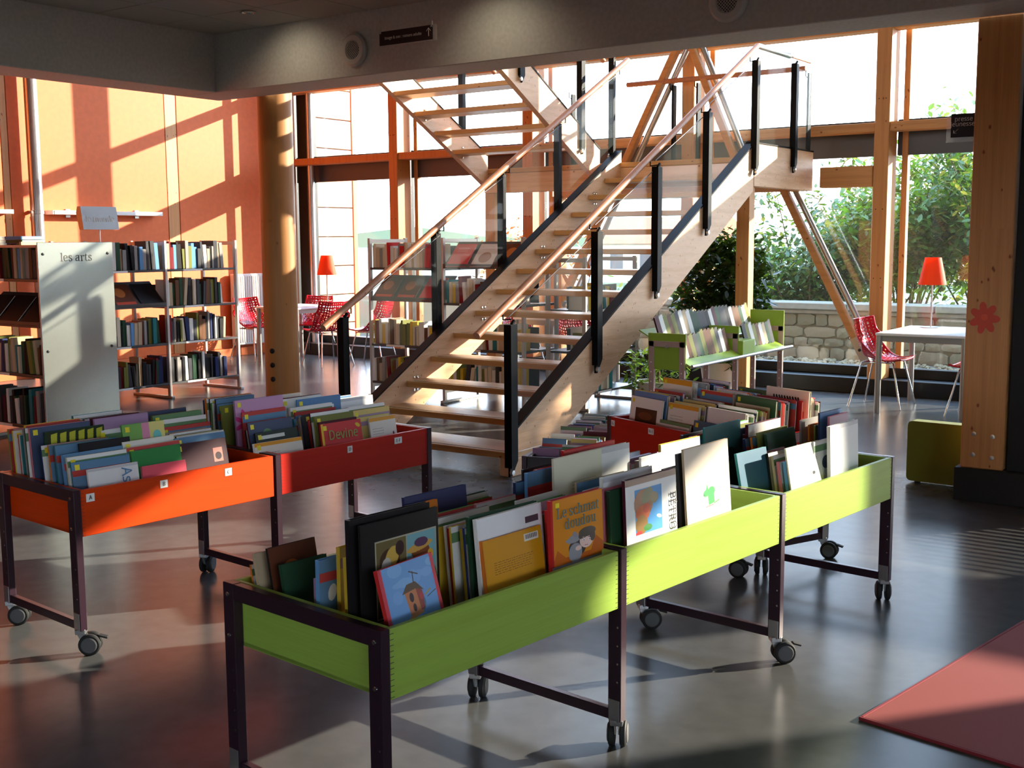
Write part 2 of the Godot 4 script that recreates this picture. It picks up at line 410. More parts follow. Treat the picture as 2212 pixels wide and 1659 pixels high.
func make_materials() -> void:
	var wv := wood_image(true, 12)
	var wu := wood_image(false, 12)
	var ply := wood_image(false, 0, 0.6)
	var speck := noise_tex(0.05, 0.94, 1.0, 3)
	var cloud := noise_tex(0.03, 0.9, 1.0, 5)
	var fine := noise_tex(0.2, 0.9, 1.0, 9)
	mat("post_wood", srgb(208, 148, 88), 0.5, 0, wv, Vector3(2, 0.6, 2))
	mat("beam_wood", srgb(210, 154, 96), 0.5, 0, wu, Vector3(0.6, 2, 2))
	mat("stringer_wood", srgb(230, 184, 142), 0.45, 0, wu, Vector3(0.7, 2, 2))
	mat("tread_wood", srgb(206, 156, 98), 0.3, 0, wu, Vector3(0.7, 3, 3))
	mat("rail_wood", srgb(192, 132, 98), 0.45, 0, wv, Vector3(3, 0.7, 3))
	mat("column_wood", srgb(188, 132, 74), 0.5, 0, wv, Vector3(2, 0.5, 2))
	mat("post_wood_bounce", srgb(198, 124, 62), 0.5, 0, wv, Vector3(2, 0.6, 2))  # post timber with the orange wall bounce put into its colour
	mat("black_steel", srgb(14, 14, 15), 0.45)
	M.black_steel.metallic_specular = 0.2
	mat("dark_frame", srgb(22, 22, 23), 0.4, 0.3)
	mat("panel_grey", srgb(66, 66, 70), 0.35, 0.2)
	mat("aubergine", srgb(52, 32, 44), 0.33, 0.3)
	mat("lilac_steel", srgb(176, 146, 140), 0.45, 0.15)
	mat("steel", srgb(190, 190, 192), 0.28, 0.9)
	mat("chrome", srgb(214, 212, 210), 0.12, 1.0)
	mat("grey_plastic", srgb(86, 86, 88), 0.5)
	mat("rubber", srgb(24, 24, 25), 0.7)
	var fl := mat("floor_lino", srgb(84, 85, 86), 0.24, 0, cloud, Vector3(0.9, 0.9, 0.9))
	fl.uv1_world_triplanar = true
	fl.metallic_specular = 0.22
	mat("fascia_paint", srgb(204, 202, 197), 0.7, 0, fine, Vector3(0.5, 0.5, 0.5))
	mat("ceiling_tile", srgb(180, 175, 166), 0.85, 0, fine, Vector3(3, 3, 3))
	mat("tile_grid", srgb(84, 78, 70), 0.7)
	mat("orange_wall", srgb(228, 108, 44), 0.6, 0, speck, Vector3(0.8, 0.8, 0.8))
	mat("orange_skirting", srgb(212, 104, 40), 0.5)
	mat("plain_wall", srgb(205, 200, 192), 0.8, 0, fine, Vector3(0.5, 0.5, 0.5))
	mat("dark_wall", srgb(16, 16, 17), 0.7)
	mat("bin_green", srgb(154, 186, 80), 0.42, 0, ply, Vector3(1.0, 2.2, 0.7))
	mat("bin_red_lit", srgb(222, 66, 4), 0.42, 0, ply, Vector3(1.0, 2.2, 0.7))  # orange-red bin boards with the sunlight put into their colour
	mat("bin_red", srgb(196, 38, 24), 0.42, 0, ply, Vector3(1.0, 2.2, 0.7))
	for k in ["bin_green", "bin_red_lit", "bin_red"]: M[k].metallic_specular = 0.3
	mat("bin_black", srgb(40, 32, 34), 0.5)
	mat("display_green", srgb(140, 168, 48), 0.4)
	mat("shelf_grey", srgb(186, 180, 174), 0.4, 0.35)
	mat("shelf_dark", srgb(72, 70, 70), 0.4, 0.3)
	mat("white_paint", srgb(238, 236, 232), 0.35)
	mat("table_white", srgb(226, 226, 228), 0.25)
	mat("table_leg", srgb(160, 156, 152), 0.35, 0.6)
	mat("shell_red", srgb(186, 16, 34), 0.14)
	var sh := mat("shade_orange", srgb(246, 92, 24), 0.6)
	sh.backlight_enabled = true
	sh.backlight = srgb(240, 90, 20)
	mat("rug_red", srgb(148, 40, 36), 0.95, 0, noise_tex(0.5, 0.7, 1.0, 21), Vector3(6, 6, 6))
	M.rug_red.rim_enabled = true
	M.rug_red.rim = 0.3
	mat("rug_edge", srgb(128, 30, 40), 0.9)
	mat("pouf_green", srgb(118, 122, 34), 0.8, 0, fine, Vector3(8, 8, 8))
	mat("sticker_red", srgb(206, 66, 40), 0.5)
	mat("sign_dark", srgb(40, 28, 34), 0.4)
	mat("letters_white", srgb(226, 222, 214), 0.6)
	mat("letters_dark", srgb(56, 52, 50), 0.6)
	mat("letters_teal", srgb(90, 120, 120), 0.6)
	mat("letters_blue", srgb(74, 130, 176), 0.6)
	mat("letters_green", srgb(140, 160, 80), 0.6)
	mat("card_white", srgb(240, 240, 238), 0.5)
	mat("sticker_yellow", srgb(232, 216, 40), 0.5)
	mat("paper", srgb(228, 222, 208), 0.85)
	mat("paper_shelf", srgb(206, 198, 184), 0.85)
	mat("frosted", srgb(146, 152, 147), 0.27, 0.75)
	mat("sign_metal", srgb(136, 138, 138), 0.35, 0.7)
	mat("speaker", srgb(196, 192, 186), 0.5)
	mat("speaker_dark", srgb(40, 38, 38), 0.7)
	mat("leaf_dark", srgb(26, 42, 17), 0.4)
	M.leaf_dark.backlight_enabled = true
	M.leaf_dark.backlight = srgb(70, 100, 24)
	for k in 3:
		var lm := mat("leaf%d" % k, [srgb(46, 74, 28), srgb(60, 92, 34), srgb(92, 102, 44)][k], 0.45)
		lm.backlight_enabled = true
		lm.backlight = [srgb(80, 114, 28), srgb(108, 142, 36), srgb(146, 142, 56)][k]
	mat("leaf_autumn", srgb(190, 120, 60), 0.6)
	mat("bark", srgb(96, 80, 62), 0.9)
	for k in 4: mat("stone%d" % k, [srgb(150, 142, 112), srgb(142, 132, 104), srgb(158, 148, 120), srgb(136, 130, 102)][k], 0.95, 0, noise_tex(0.05, 0.7, 1.0, 30 + k), Vector3(2, 2, 2))
	mat("mortar", srgb(128, 120, 96), 0.95)
	mat("coping", srgb(150, 148, 134), 0.9, 0, cloud, Vector3(1, 1, 1))
	mat("gravel", srgb(136, 128, 112), 0.95, 0, noise_tex(0.25, 0.45, 1.0, 41, FastNoiseLite.TYPE_CELLULAR), Vector3(2, 2, 2))
	mat("hill", srgb(112, 126, 98), 1.0)
	mat("cladding", srgb(232, 150, 108), 0.6)
	mat("far_wall", srgb(220, 210, 196), 0.9)
	mat("far_roof", srgb(190, 96, 64), 0.9)
	mat("pot_white", srgb(214, 210, 196), 0.5)
	mat("soil", srgb(50, 38, 30), 1.0)
	var g := mat("glass", Color(0.92, 0.96, 0.95, 0.02), 0.02)
	g.transparency = BaseMaterial3D.TRANSPARENCY_ALPHA
	g.metallic_specular = 0.4
	var g2 := mat("guard_glass", Color(0.86, 0.94, 0.92, 0.015), 0.02)
	g2.transparency = BaseMaterial3D.TRANSPARENCY_ALPHA
	g2.metallic_specular = 0.14
	var g3 := mat("acrylic", Color(0.95, 0.95, 0.95, 0.12), 0.03)
	g3.transparency = BaseMaterial3D.TRANSPARENCY_ALPHA
	var em := mat("lamp_glow", srgb(255, 250, 240), 0.5)
	em.emission_enabled = true
	em.emission = srgb(255, 244, 224)
	em.emission_energy_multiplier = 3.0
	var pal := {
		"white": srgb(226, 224, 218), "cream": srgb(214, 202, 176), "black": srgb(32, 30, 32), "dark grey": srgb(66, 66, 70), "dark green": srgb(40, 72, 52), "bright green": srgb(86, 150, 70),
		"navy blue": srgb(40, 50, 92), "sky blue": srgb(100, 150, 198), "teal": srgb(44, 120, 126), "dark red": srgb(120, 26, 34), "bright red": srgb(196, 44, 44), "orange": srgb(216, 118, 40), "yellow": srgb(220, 184, 60),
		"brown": srgb(106, 70, 46), "grey": srgb(150, 146, 142), "lilac": srgb(160, 128, 164), "pink": srgb(214, 120, 134), "beige": srgb(190, 168, 138), "olive green": srgb(120, 122, 60), "maroon": srgb(84, 34, 46)}
	for k in pal:
		mat("bk_" + k, pal[k], 0.5)
		M["bk_" + k].metallic_specular = 0.25

func make_units() -> void:
	var st := S()
	for s in [-1.0, 1.0]: bx(st, Vector3(s * 0.47, 0.5, 0), Vector3(0.06, 1, 1))
	bx(st, Vector3(0, 0.5, 0.485), Vector3(0.9, 1, 0.03))
	cover_unit = fin(st)
	pages_unit = fin(bx(S(), Vector3(0, 0.493, -0.012), Vector3(0.88, 0.972, 0.962)))
	# a book for the shelves: spine towards +z, cover and paper as two surfaces
	book_unit = fin(_shelf_cover())
	var st2 := bx(S(), Vector3(0, 0.49, -0.03), Vector3(0.8, 0.96, 0.92))
	st2.generate_normals()
	book_unit = st2.commit(book_unit)

func _shelf_cover() -> SurfaceTool:
	var st := S()
	for s in [-1.0, 1.0]: bx(st, Vector3(s * 0.45, 0.5, -0.02), Vector3(0.1, 1, 0.96))
	bx(st, Vector3(0, 0.5, 0.475), Vector3(1, 1, 0.05), 0.02)
	return st

func camera_and_light() -> void:
	var cam := Camera3D.new()
	cam.name = "camera"
	add_child(cam)
	cam.fov = 36.5
	cam.near = 0.05
	cam.far = 2000
	var back := Vector3(0.575, 0.1233, 0.809).normalized()
	var up := Vector3(-0.066, 0.992, -0.104)
	var right := up.cross(back).normalized()
	cam.transform = Transform3D(Basis(right, back.cross(right), back), Vector3(0, 1.62, 0))
	cam.current = true
	var we := WorldEnvironment.new()
	var e := Environment.new()
	e.background_mode = Environment.BG_SKY
	var sky := Sky.new()
	var sm := ProceduralSkyMaterial.new()
	sm.sky_top_color = srgb(150, 186, 224)
	sm.sky_horizon_color = srgb(240, 246, 250)
	sm.sky_curve = 0.2
	sm.sky_energy_multiplier = 3.0
	sm.ground_bottom_color = srgb(110, 104, 92)
	sm.ground_horizon_color = srgb(200, 204, 200)
	sm.sun_angle_max = 1.0
	sky.sky_material = sm
	e.sky = sky
	e.ambient_light_source = Environment.AMBIENT_SOURCE_SKY
	e.tonemap_mode = Environment.TONE_MAPPER_LINEAR
	e.tonemap_exposure = 1.0
	e.sdfgi_enabled = true
	e.ssao_enabled = true
	e.ssil_enabled = true
	we.environment = e
	we.name = "world"
	add_child(we)
	var sun := DirectionalLight3D.new()
	sun.name = "sun"
	sun.light_color = srgb(255, 244, 220)
	sun.light_energy = 5.4
	sun.light_angular_distance = 0.5
	sun.shadow_enabled = true
	add_child(sun)
	sun.look_at_from_position(Vector3.ZERO, SUN)

# ---------------------------------------------------------------- the building
const ZF := -11.9      # front of the wooden posts
const ZG := -12.22     # glass
const XW := -12.75     # orange wall
const XR := 5.5        # far end of the glazing
func structure() -> void:
	# floor
	var st := S()
	bb(st, Vector3(-13.2, -0.25, 7), Vector3(XR + 0.2, 0, ZG + 0.1))
	struct("floor", st, M.floor_lino)
	# roof of the high space, upper walls, room behind the camera
	st = S()
	bb(st, Vector3(-13.2, 6.6, 7), Vector3(XR + 0.3, 6.9, -12.6))
	struct("ceiling_high", st, M.fascia_paint)
	st = S()
	for w in [[ZG - 0.2, 0.0, -0.5, 6.6], [4.0, 0.0, 7.0, 6.6], [-0.5, 0.0, 4.0, 1.0], [-0.5, 2.5, 4.0, 6.6]]:
		bb(st, Vector3(XR, w[1], w[0]), Vector3(XR + 0.25, w[3], w[2]))
	struct("wall_right", st, M.plain_wall)
	var wr := Node3D.new()
	wr.name = "window_31"  # added opening out of view, brightens the bin fronts from the right
	wr.set_meta("kind", "structure")
	add_child(wr)
	for k in 3:
		part("pane", fin(bb(S(), Vector3(XR + 0.12, 1.0, -0.5 + k * 1.5), Vector3(XR + 0.13, 2.5, 1.0 + k * 1.5))), M.glass, wr)
		part("frame", fin(bb(S(), Vector3(XR + 0.08, 1.0, -0.54 + k * 1.5), Vector3(XR + 0.17, 2.5, -0.46 + k * 1.5))), M.dark_frame, wr)
	st = S()
	for w in [[-13.2, 0.0, -3.4, 6.6], [0.0, 0.0, XR + 0.2, 6.6], [-3.4, 0.0, 0.0, 1.0], [-3.4, 2.4, 0.0, 6.6]]:
		bb(st, Vector3(w[0], w[1], 6.8), Vector3(w[2], w[3], 7.05))
	struct("wall_back", st, M.plain_wall)
	var wb := Node3D.new()
	wb.name = "window_30"  # added opening behind the camera, lifts the light on faces turned this way
	wb.set_meta("kind", "structure")
	add_child(wb)
	for k in 2:
		part("pane", fin(bb(S(), Vector3(-3.4 + k * 1.7, 1.0, 6.92), Vector3(-1.7 + k * 1.7, 2.4, 6.93))), M.glass, wb)
		part("frame", fin(bb(S(), Vector3(-3.44 + k * 1.7, 1.0, 6.88), Vector3(-3.36 + k * 1.7, 2.4, 6.98))), M.dark_frame, wb)
	# orange wall: backing, vertical wooden strip in the joint, sheets
	st = S()
	bb(st, Vector3(XW - 0.35, 0, 6.9), Vector3(XW - 0.02, 6.6, -12.3))
	var wl := struct("wall_left", st, M.orange_skirting)
	for s in [[-10.09, -7.86], [-7.76, -4.0], [-3.99, 0.0], [0.01, 6.8]]:
		part("panel", fin(bb(S(), Vector3(XW - 0.02, 0.12, s[0]), Vector3(XW, 6.6, s[1]), 0.003)), M.orange_wall, wl)
	part("panel", fin(bb(S(), Vector3(XW - 0.02, 0.12, -12.2), Vector3(XW, 6.6, -10.29), 0.003)), M.orange_wall, wl)
	part("panel", fin(bb(S(), Vector3(XW - 0.02, 0.12, -10.28), Vector3(XW - 0.004, 6.6, -10.105))), M.post_wood, wl)
	part("panel", fin(bb(S(), Vector3(XW - 0.02, 0.12, -7.85), Vector3(XW - 0.0, 6.6, -7.77))), M.post_wood, wl)
	st = S()
	bb(st, Vector3(XW - 0.02, 0, 6.8), Vector3(XW + 0.012, 0.115, -12.2), 0.003)
	struct("baseboard_left", st, M.orange_skirting)
	# slab of the upper floor with its fascia beam
	st = S()
	bb(st, Vector3(-8.5, 3.55, 6.8), Vector3(XR, 4.05, -7.37))
	bb(st, Vector3(-8.52, 2.9, -6.95), Vector3(XR, 3.56, -7.37), 0.006)
	bb(st, Vector3(-8.52, 2.9, 6.8), Vector3(-8.07, 3.56, -6.951), 0.006)
	struct("trim_1", st, M.fascia_paint)
	var gs := S()
	bb(gs, Vector3(-8.07, 3.405, 6.8), Vector3(XR, 3.54, -6.95))
	var ceil := struct("ceiling_low", gs, M.tile_grid)
	var tm := box(Vector3(0.588, 0.02, 0.588), 0.004)
	var tm2 := tm
	for i in 22:
		for j in 23:
			var c := Vector3(-8.07 + 0.3 + i * 0.6, 3.395, -6.95 + 0.3 + j * 0.6)
			if c.z < 0.4 and c.x < 3.6 and i < 15 and j < 12:
				part("ceiling_tile", tm2, M.ceiling_tile, ceil, Transform3D(Basis(), c))
	gs = S()
	bb(gs, Vector3(-8.07, 3.385, 0.3), Vector3(XR, 3.41, 6.8))
	bb(gs, Vector3(0.95, 3.385, -6.95), Vector3(XR, 3.41, 0.3))
	part("plain_ceiling", fin(gs), M.ceiling_tile, ceil)
	# glazed wall: plinth, posts, rails, panels, mullions, panes
	st = S()
	bb(st, Vector3(XW, 0, ZF), Vector3(XR, 0.16, ZG - 0.1), 0.005)
	bb(st, Vector3(XW, 0.16, ZG + 0.06), Vector3(XR, 0.26, ZG - 0.06), 0.005)
	struct("trim_2", st, M.dark_frame)
	var px := []
	for i in 8: px.append(-12.62 + i * 2.168)
	px[7] = 2.28
	px.append(3.74)  # unseen end posts, spaced to shape the sun patches on the bins
	for i in px.size():
		var x: float = px[i]
		var o := thing("window_post", "", "", Vector3.ZERO)
		o.set_meta("kind", "structure")
		o.name = "trim_%d" % (3 + i)
		part("post", fin(bb(S(), Vector3(x, 0.16, ZF), Vector3(x + 0.15, 6.6, ZF - 0.27), 0.006)), M.post_wood_bounce if i < 3 else M.post_wood, o)
		part("mullion", fin(bb(S(), Vector3(x + 0.04, 0.2, ZG + 0.05), Vector3(x + 0.11, 6.6, ZG - 0.07), 0.004)), M.dark_frame, o)
		if i > 0: part("mullion", fin(bb(S(), Vector3(x + 0.2, 0.2, ZG + 0.04), Vector3(x + 0.26, 6.6, ZG - 0.05), 0.004)), M.post_wood, o)
		for h in [0.5, 1.2, 1.9, 3.0]:
			part("screw", fin(lathe(S(), [[0.006, 0.0], [0.006, 0.002], [0.0, 0.002]], 8)), M.dark_frame, o, Transform3D(Basis(Vector3.RIGHT, PI / 2), Vector3(x + 0.04, h, ZF + 0.001)))
			part("screw", fin(lathe(S(), [[0.006, 0.0], [0.006, 0.002], [0.0, 0.002]], 8)), M.dark_frame, o, Transform3D(Basis(Vector3.RIGHT, PI / 2), Vector3(x + 0.11, h, ZF + 0.001)))
	for i in px.size() - 1:
		var a: float = px[i] + 0.15
		var b: float = px[i + 1]
		var w := Node3D.new()
		w.name = "window_%d" % (i + 1)
		w.set_meta("kind", "structure")
		add_child(w)
		part("rail", fin(bb(S(), Vector3(a, 2.68, ZF - 0.02), Vector3(b, 2.77, ZF - 0.25), 0.005)), M.beam_wood if i > 1 else M.post_wood_bounce, w)
		part("spandrel_panel", fin(bb(S(), Vector3(a, 2.45, ZG + 0.03), Vector3(b, 2.76, ZG - 0.03))), M.panel_grey, w)
		var high := i < 6
		if high: part("rail", fin(bb(S(), Vector3(a, 3.68, ZF - 0.04), Vector3(b, 3.8, ZF - 0.22), 0.005)), M.beam_wood, w)
		else: part("spandrel_panel", fin(bb(S(), Vector3(a - 0.15, 4.06, ZF - 0.04), Vector3(b + 0.2, 6.6, ZG - 0.05))), M.fascia_paint, w)  # solid head out of view, added to cut off the high sun
		part("frame", fin(bb(S(), Vector3(a, 2.77, ZG + 0.03), Vector3(b, 2.81, ZG - 0.03))), M.dark_frame, w)
		for h in ([[0.26, 2.45], [2.81, 3.7], [3.78, 6.6]] if high else [[0.26, 2.45], [2.81, 4.06]]):
			part("pane", fin(bb(S(), Vector3(a - 0.03, h[0], ZG + 0.004), Vector3(b + 0.03, h[1], ZG - 0.004))), M.glass, w)
	var we := Node3D.new()
	we.name = "window_20"
	we.set_meta("kind", "structure")
	add_child(we)
	part("spandrel_panel", fin(bb(S(), Vector3(3.89, 4.06, ZF - 0.04), Vector3(XR, 6.6, ZG - 0.05))), M.fascia_paint, we)  # closed top of the unseen end bay, added to limit the sun
	part("rail", fin(bb(S(), Vector3(3.89, 2.68, ZF - 0.02), Vector3(XR, 2.77, ZF - 0.25), 0.005)), M.beam_wood, we)
	part("spandrel_panel", fin(bb(S(), Vector3(3.89, 2.45, ZG + 0.03), Vector3(XR, 2.76, ZG - 0.03))), M.panel_grey, we)
	part("pane", fin(bb(S(), Vector3(3.85, 0.26, ZG + 0.004), Vector3(XR, 4.06, ZG - 0.004))), M.glass, we)
	# steel column at the corner beside the orange wall
	var sc := S()
	bb(sc, Vector3(-12.4, 0.16, ZG + 0.08), Vector3(-12.14, 6.6, ZG - 0.05), 0.004)
	struct("trim_20", sc, M.dark_frame)
	sc = S()
	tube(sc, [Vector3(-12.06, 0.16, ZG + 0.16), Vector3(-12.06, 6.6, ZG + 0.16)], 0.05, 14)
	struct("trim_21", sc, M.steel)
	# beam of the landing along the glazing
	sc = S()
	bb(sc, Vector3(-4.5, 2.13, ZF + 0.02), Vector3(-3.95, 2.34, ZF - 0.14), 0.006)
	struct("trim_22", sc, M.beam_wood)
	# diagonal braces: wood with steel shoes
	for bz in [[Vector3(-4.89, 2.2, -11.78), Vector3(-3.9, 0.33, -11.78)], [Vector3(-6.02, 3.85, -11.76), Vector3(-7.75, 0.62, -11.76)], [Vector3(-6.0, 3.85, -11.76), Vector3(-5.28, 2.2, -11.76)]]:
		var o := thing("trim", "", "")
		o.set_meta("kind", "structure")
		o.name = numbered("trim_3")
		var d: Vector3 = (bz[1] - bz[0]).normalized()
		part("timber", fin(bar(S(), bz[0], bz[1] - d * 0.3, 0.09, 0.075, 0.008)), M.beam_wood, o)
		part("shoe", fin(bar(S(), bz[1] - d * 0.32, bz[1], 0.075, 0.095, 0.004)), M.steel, o)
		part("rod", fin(tube(S(), [bz[0] + Vector3(0.1, 0, -0.06), bz[1] - d * 0.2 + Vector3(0.1, 0, -0.06)], 0.033, 12)), M.steel, o)
		part("bolt", fin(lathe(S(), [[0.016, 0], [0.016, 0.012], [0, 0.012]], 10)), M.dark_frame, o, Transform3D(Basis(Vector3.RIGHT, PI / 2), bz[1] - d * 0.16 + Vector3(0, 0, 0.04)))
	# big square post with its dark base and the dark wall beside it
	sc = S()
	bb(sc, Vector3(-1.85, 0.205, -7.38), Vector3(-1.6, 2.9, -7.6), 0.006)
	var rp := struct("trim_40", sc, M.post_wood)
	for b in [[-1.775, 0.42], [-1.665, 0.41], [-1.775, 0.29], [-1.665, 0.28]]:
		part("bolt", fin(lathe(S(), [[0.014, 0], [0.014, 0.006], [0, 0.008]], 10)), M.steel, rp, Transform3D(Basis(Vector3.RIGHT, PI / 2), Vector3(b[0], b[1], -7.379)))
	sc = S()
	bb(sc, Vector3(-1.88, 0, -7.36), Vector3(-0.95, 0.205, -7.72), 0.004)
	bb(sc, Vector3(-1.59, 0.2, -7.42), Vector3(-0.95, 2.9, -7.62), 0.004)
	struct("wall_dark", sc, M.dark_wall)
	# flower sticker on the post
	var fl := S()
	var pts := PackedVector2Array()
	for i in 56:
		var a := TAU * i / 56.0
		var r := 0.042 + 0.048 * pow(absf(cos(a * 3.5 + 0.2)), 0.8)
		pts.append(Vector2(cos(a) * r, sin(a) * r * 1.1))
	prism(fl, pts, Vector3(-1.742, 1.13, -7.379), Vector3.RIGHT, Vector3.UP, Vector3(0, 0, 0.0015))
	var fs := part("flower_sticker", fin(fl), M.sticker_red, self)
	tag(fs, "red seven-petal flower sticker stuck on the square wooden post", "sticker")
	part("centre", fin(lathe(S(), [[0.02, 0], [0.02, 0.001], [0, 0.001]], 14)), mat("sticker_core", srgb(226, 84, 48), 0.5), fs, Transform3D(Basis(Vector3.RIGHT, PI / 2), Vector3(-1.742, 1.135, -7.3772)))
	# round column
	sc = S()
	lathe(sc, [[0.157, 0.0], [0.157, 2.95]], 40, Vector3(-7.97, 0, -7.535))
	var rc := struct("trim_41", sc, M.column_wood)
	for h in [0.36, 0.49, 0.62]:
		var n := Vector3(0.12, 0, 1).rotated(Vector3.UP, 0.1).normalized()
		part("bolt", fin(lathe(S(), [[0.024, 0], [0.024, 0.01], [0.012, 0.016], [0, 0.016]], 14)), M.dark_frame, rc, Transform3D(facing(n) * Basis(Vector3.RIGHT, PI / 2), Vector3(-7.97, h, -7.535) + n * 0.155))
	# added slatted rack, out of view past the dark wall, to stripe the floor
	var bl := thing("added_slatted_rack", "added slatted rack out of view, striping the floor with shadow", "rack", Vector3(-0.9, 0, -7.75))
	var slat := box(Vector3(1.5, 0.012, 0.03), 0.002)
	for i in 17: part("slat", slat, M.white_paint, bl, Transform3D(Basis(), Vector3(0.78, 0.24 + i * 0.03, 0)))
	for x in [0.05, 1.5]: part("leg", fin(bb(S(), Vector3(x - 0.02, 0, -0.04), Vector3(x + 0.02, 0.78, -0.015), 0.003)), M.steel, bl)

func stairs() -> void:
	var o := thing("staircase", "open timber staircase with glass balustrade turning at a landing", "staircase", Vector3.ZERO)
	var xl := -6.0
	var xr := -4.65
	var tread := func(z: float, h: float, x0: float, x1: float, up: float) -> void:
		# up: +1 climbs towards -z
		var t := part("tread", fin(bb(S(), Vector3(x0, h - 0.045, z), Vector3(x1, h, z - 0.285 * up), 0.004)), M.tread_wood, o)
		part("groove", fin(bb(S(), Vector3(x0 + 0.05, h - 0.002, z - 0.035 * up), Vector3(x1 - 0.05, h + 0.001, z - 0.047 * up))), M.black_steel, t)
	for k in range(1, 13):
		tread.call(-6.383 - 0.305 * k, 0.17 * (k + 1), xl, xr, 1.0)
	# first step is a box on two cheeks
	var f := part("bottom_step", fin(bb(S(), Vector3(xl, 0.125, -6.38), Vector3(-4.55, 0.17, -6.78), 0.004)), M.tread_wood, o)
	part("cheek", fin(bb(S(), Vector3(-4.65, 0, -6.39), Vector3(-4.55, 0.125, -6.75), 0.004)), M.stringer_wood, f)
	part("cheek", fin(bb(S(), Vector3(xl, 0, -6.39), Vector3(xl + 0.09, 0.125, -6.75), 0.004)), M.stringer_wood, f)
	part("groove", fin(bb(S(), Vector3(xl + 0.05, 0.168, -6.415), Vector3(-4.62, 0.171, -6.427))), M.black_steel, f)
	var sl := 0.17 / 0.305
	var strg := func(x: float, z0: float, z1: float, h0: float, up: float, w: float, foot: bool) -> void:
		# side board: top edge above the nosing line
		var L := absf(z1 - z0)
		var pts := PackedVector2Array()
		var top := 0.14
		var bot := -0.20
		if foot:
			pts = PackedVector2Array([Vector2(0.0, 0.0), Vector2(0.22, 0.0), Vector2(L, sl * (L - 0.22)), Vector2(L, sl * L + top + 0.17), Vector2(0.0, top + 0.17)])
		else:
			pts = PackedVector2Array([Vector2(0, bot), Vector2(L, sl * L + bot), Vector2(L, sl * L + top), Vector2(0, top)])
		var p := part("stringer", fin(prism(S(), pts, Vector3(x, h0, z0), Vector3(0, 0, -up), Vector3.UP, Vector3(w, 0, 0))), M.stringer_wood, o)
		var a := Vector3(x + w * 0.5, h0 + (top + (0.17 if foot else 0.0)), z0)
		var b := Vector3(x + w * 0.5, h0 + sl * L + top + (0.17 if foot else 0.0), z1)
		part("edge_strip", fin(bar(S(), a + Vector3(0, 0.006, 0), b + Vector3(0, 0.006, 0), absf(w) + 0.012, 0.014)), M.black_steel, p)
	strg.call(xl - 0.07, -6.46, -10.37, 0.0, 1.0, 0.07, true)
	strg.call(xr, -6.46, -10.37, 0.0, 1.0, 0.08, true)
	# bolts on the left side board
	for k in [2, 5, 8, 11]:
		for s in [0.02, -0.08]:
			for q in [0.09, 0.13]:
				part("bolt", fin(lathe(S(), [[0.011, 0], [0.011, 0.012], [0, 0.014]], 8)), M.chrome, o, Transform3D(Basis(Vector3.FORWARD, PI / 2), Vector3(xl, 0.17 * (k + 1) + s, -6.383 - 0.305 * k - q)))
	# landing
	var ld := part("landing", fin(bb(S(), Vector3(-7.72, 2.33, -10.35), Vector3(-4.57, 2.38, -11.85), 0.004)), M.tread_wood, o)
	part("landing_beam", fin(bb(S(), Vector3(-7.72, 2.12, -10.36), Vector3(-4.66, 2.33, -10.45), 0.005)), M.stringer_wood, ld)
	part("landing_beam", fin(bb(S(), Vector3(-4.655, 2.1, -10.37), Vector3(-4.565, 2.5, -11.86), 0.005)), M.stringer_wood, ld)
	part("landing_beam", fin(bb(S(), Vector3(-7.72, 2.1, -11.76), Vector3(-4.66, 2.33, -11.85), 0.005)), M.stringer_wood, ld)
	part("edge_strip", fin(bb(S(), Vector3(-4.66, 2.5, -10.37), Vector3(-4.56, 2.512, -11.86))), M.black_steel, ld)
	part("soffit", fin(bb(S(), Vector3(-7.70, 2.26, -10.46), Vector3(-4.67, 2.28, -11.75))), M.white_paint, ld)
	for p in [[-7.72, -10.37], [-4.76, -10.42], [-7.72, -11.7]]:
		part("support_post", fin(bb(S(), Vector3(p[0], 0, p[1]), Vector3(p[0] + 0.13, 2.12, p[1] - 0.13), 0.005)), M.post_wood, o)
	# second flight climbs back towards the room
	var a0 := -7.66
	var a1 := -6.3
	for j in range(1, 10):
		tread.call(-9.74 + 0.305 * (j - 1) - 0.285, 2.38 + 0.17 * j, a0, a1, -1.0)
	strg.call(a0 - 0.06, -10.35, -7.3, 2.38, -1.0, 0.06, false)
	strg.call(a1, -10.35, -7.3, 2.38, -1.0, 0.06, false)
	for j in [1, 3, 5]:
		for s in [0.03, -0.07]:
			part("bolt", fin(lathe(S(), [[0.011, 0], [0.011, 0.012], [0, 0.014]], 8)), M.chrome, o, Transform3D(Basis(Vector3.FORWARD, PI / 2), Vector3(a0, 2.38 + 0.17 * j + s, -9.9 + 0.305 * (j - 1))))
	# balusters: a flat plate cut to a point, with a narrower back plate and bolts
	var balu := func(x: float, z: float, top: float, bot: float, side: float, flip := false) -> void:
		var w := 0.095
		var pl := PackedVector2Array([Vector2(-w / 2, bot + 0.07), Vector2(0.0, bot), Vector2(w / 2, bot + 0.07), Vector2(w / 2, top), Vector2(-w / 2, top)])
		if not flip: pl = PackedVector2Array([Vector2(-w / 2, bot), Vector2(-w / 4, bot), Vector2(w / 2, bot + 0.1), Vector2(w / 2, top), Vector2(-w / 2, top)])
		var b := part("baluster", fin(prism(S(), pl, Vector3(x, 0, z), Vector3(0, 0, -1), Vector3.UP, Vector3(0.016 * side, 0, 0))), M.black_steel, o)
		part("flange", fin(bb(S(), Vector3(x - 0.03, bot + 0.06, z + 0.036), Vector3(x + 0.03, top, z + 0.048))), M.black_steel, b)
		part("bolt", fin(lathe(S(), [[0.018, 0], [0.018, 0.02], [0, 0.022]], 8)), M.steel, b, Transform3D(Basis(Vector3.FORWARD, PI / 2 * side), Vector3(x + 0.016 * side, bot + 0.03, z + 0.035)))
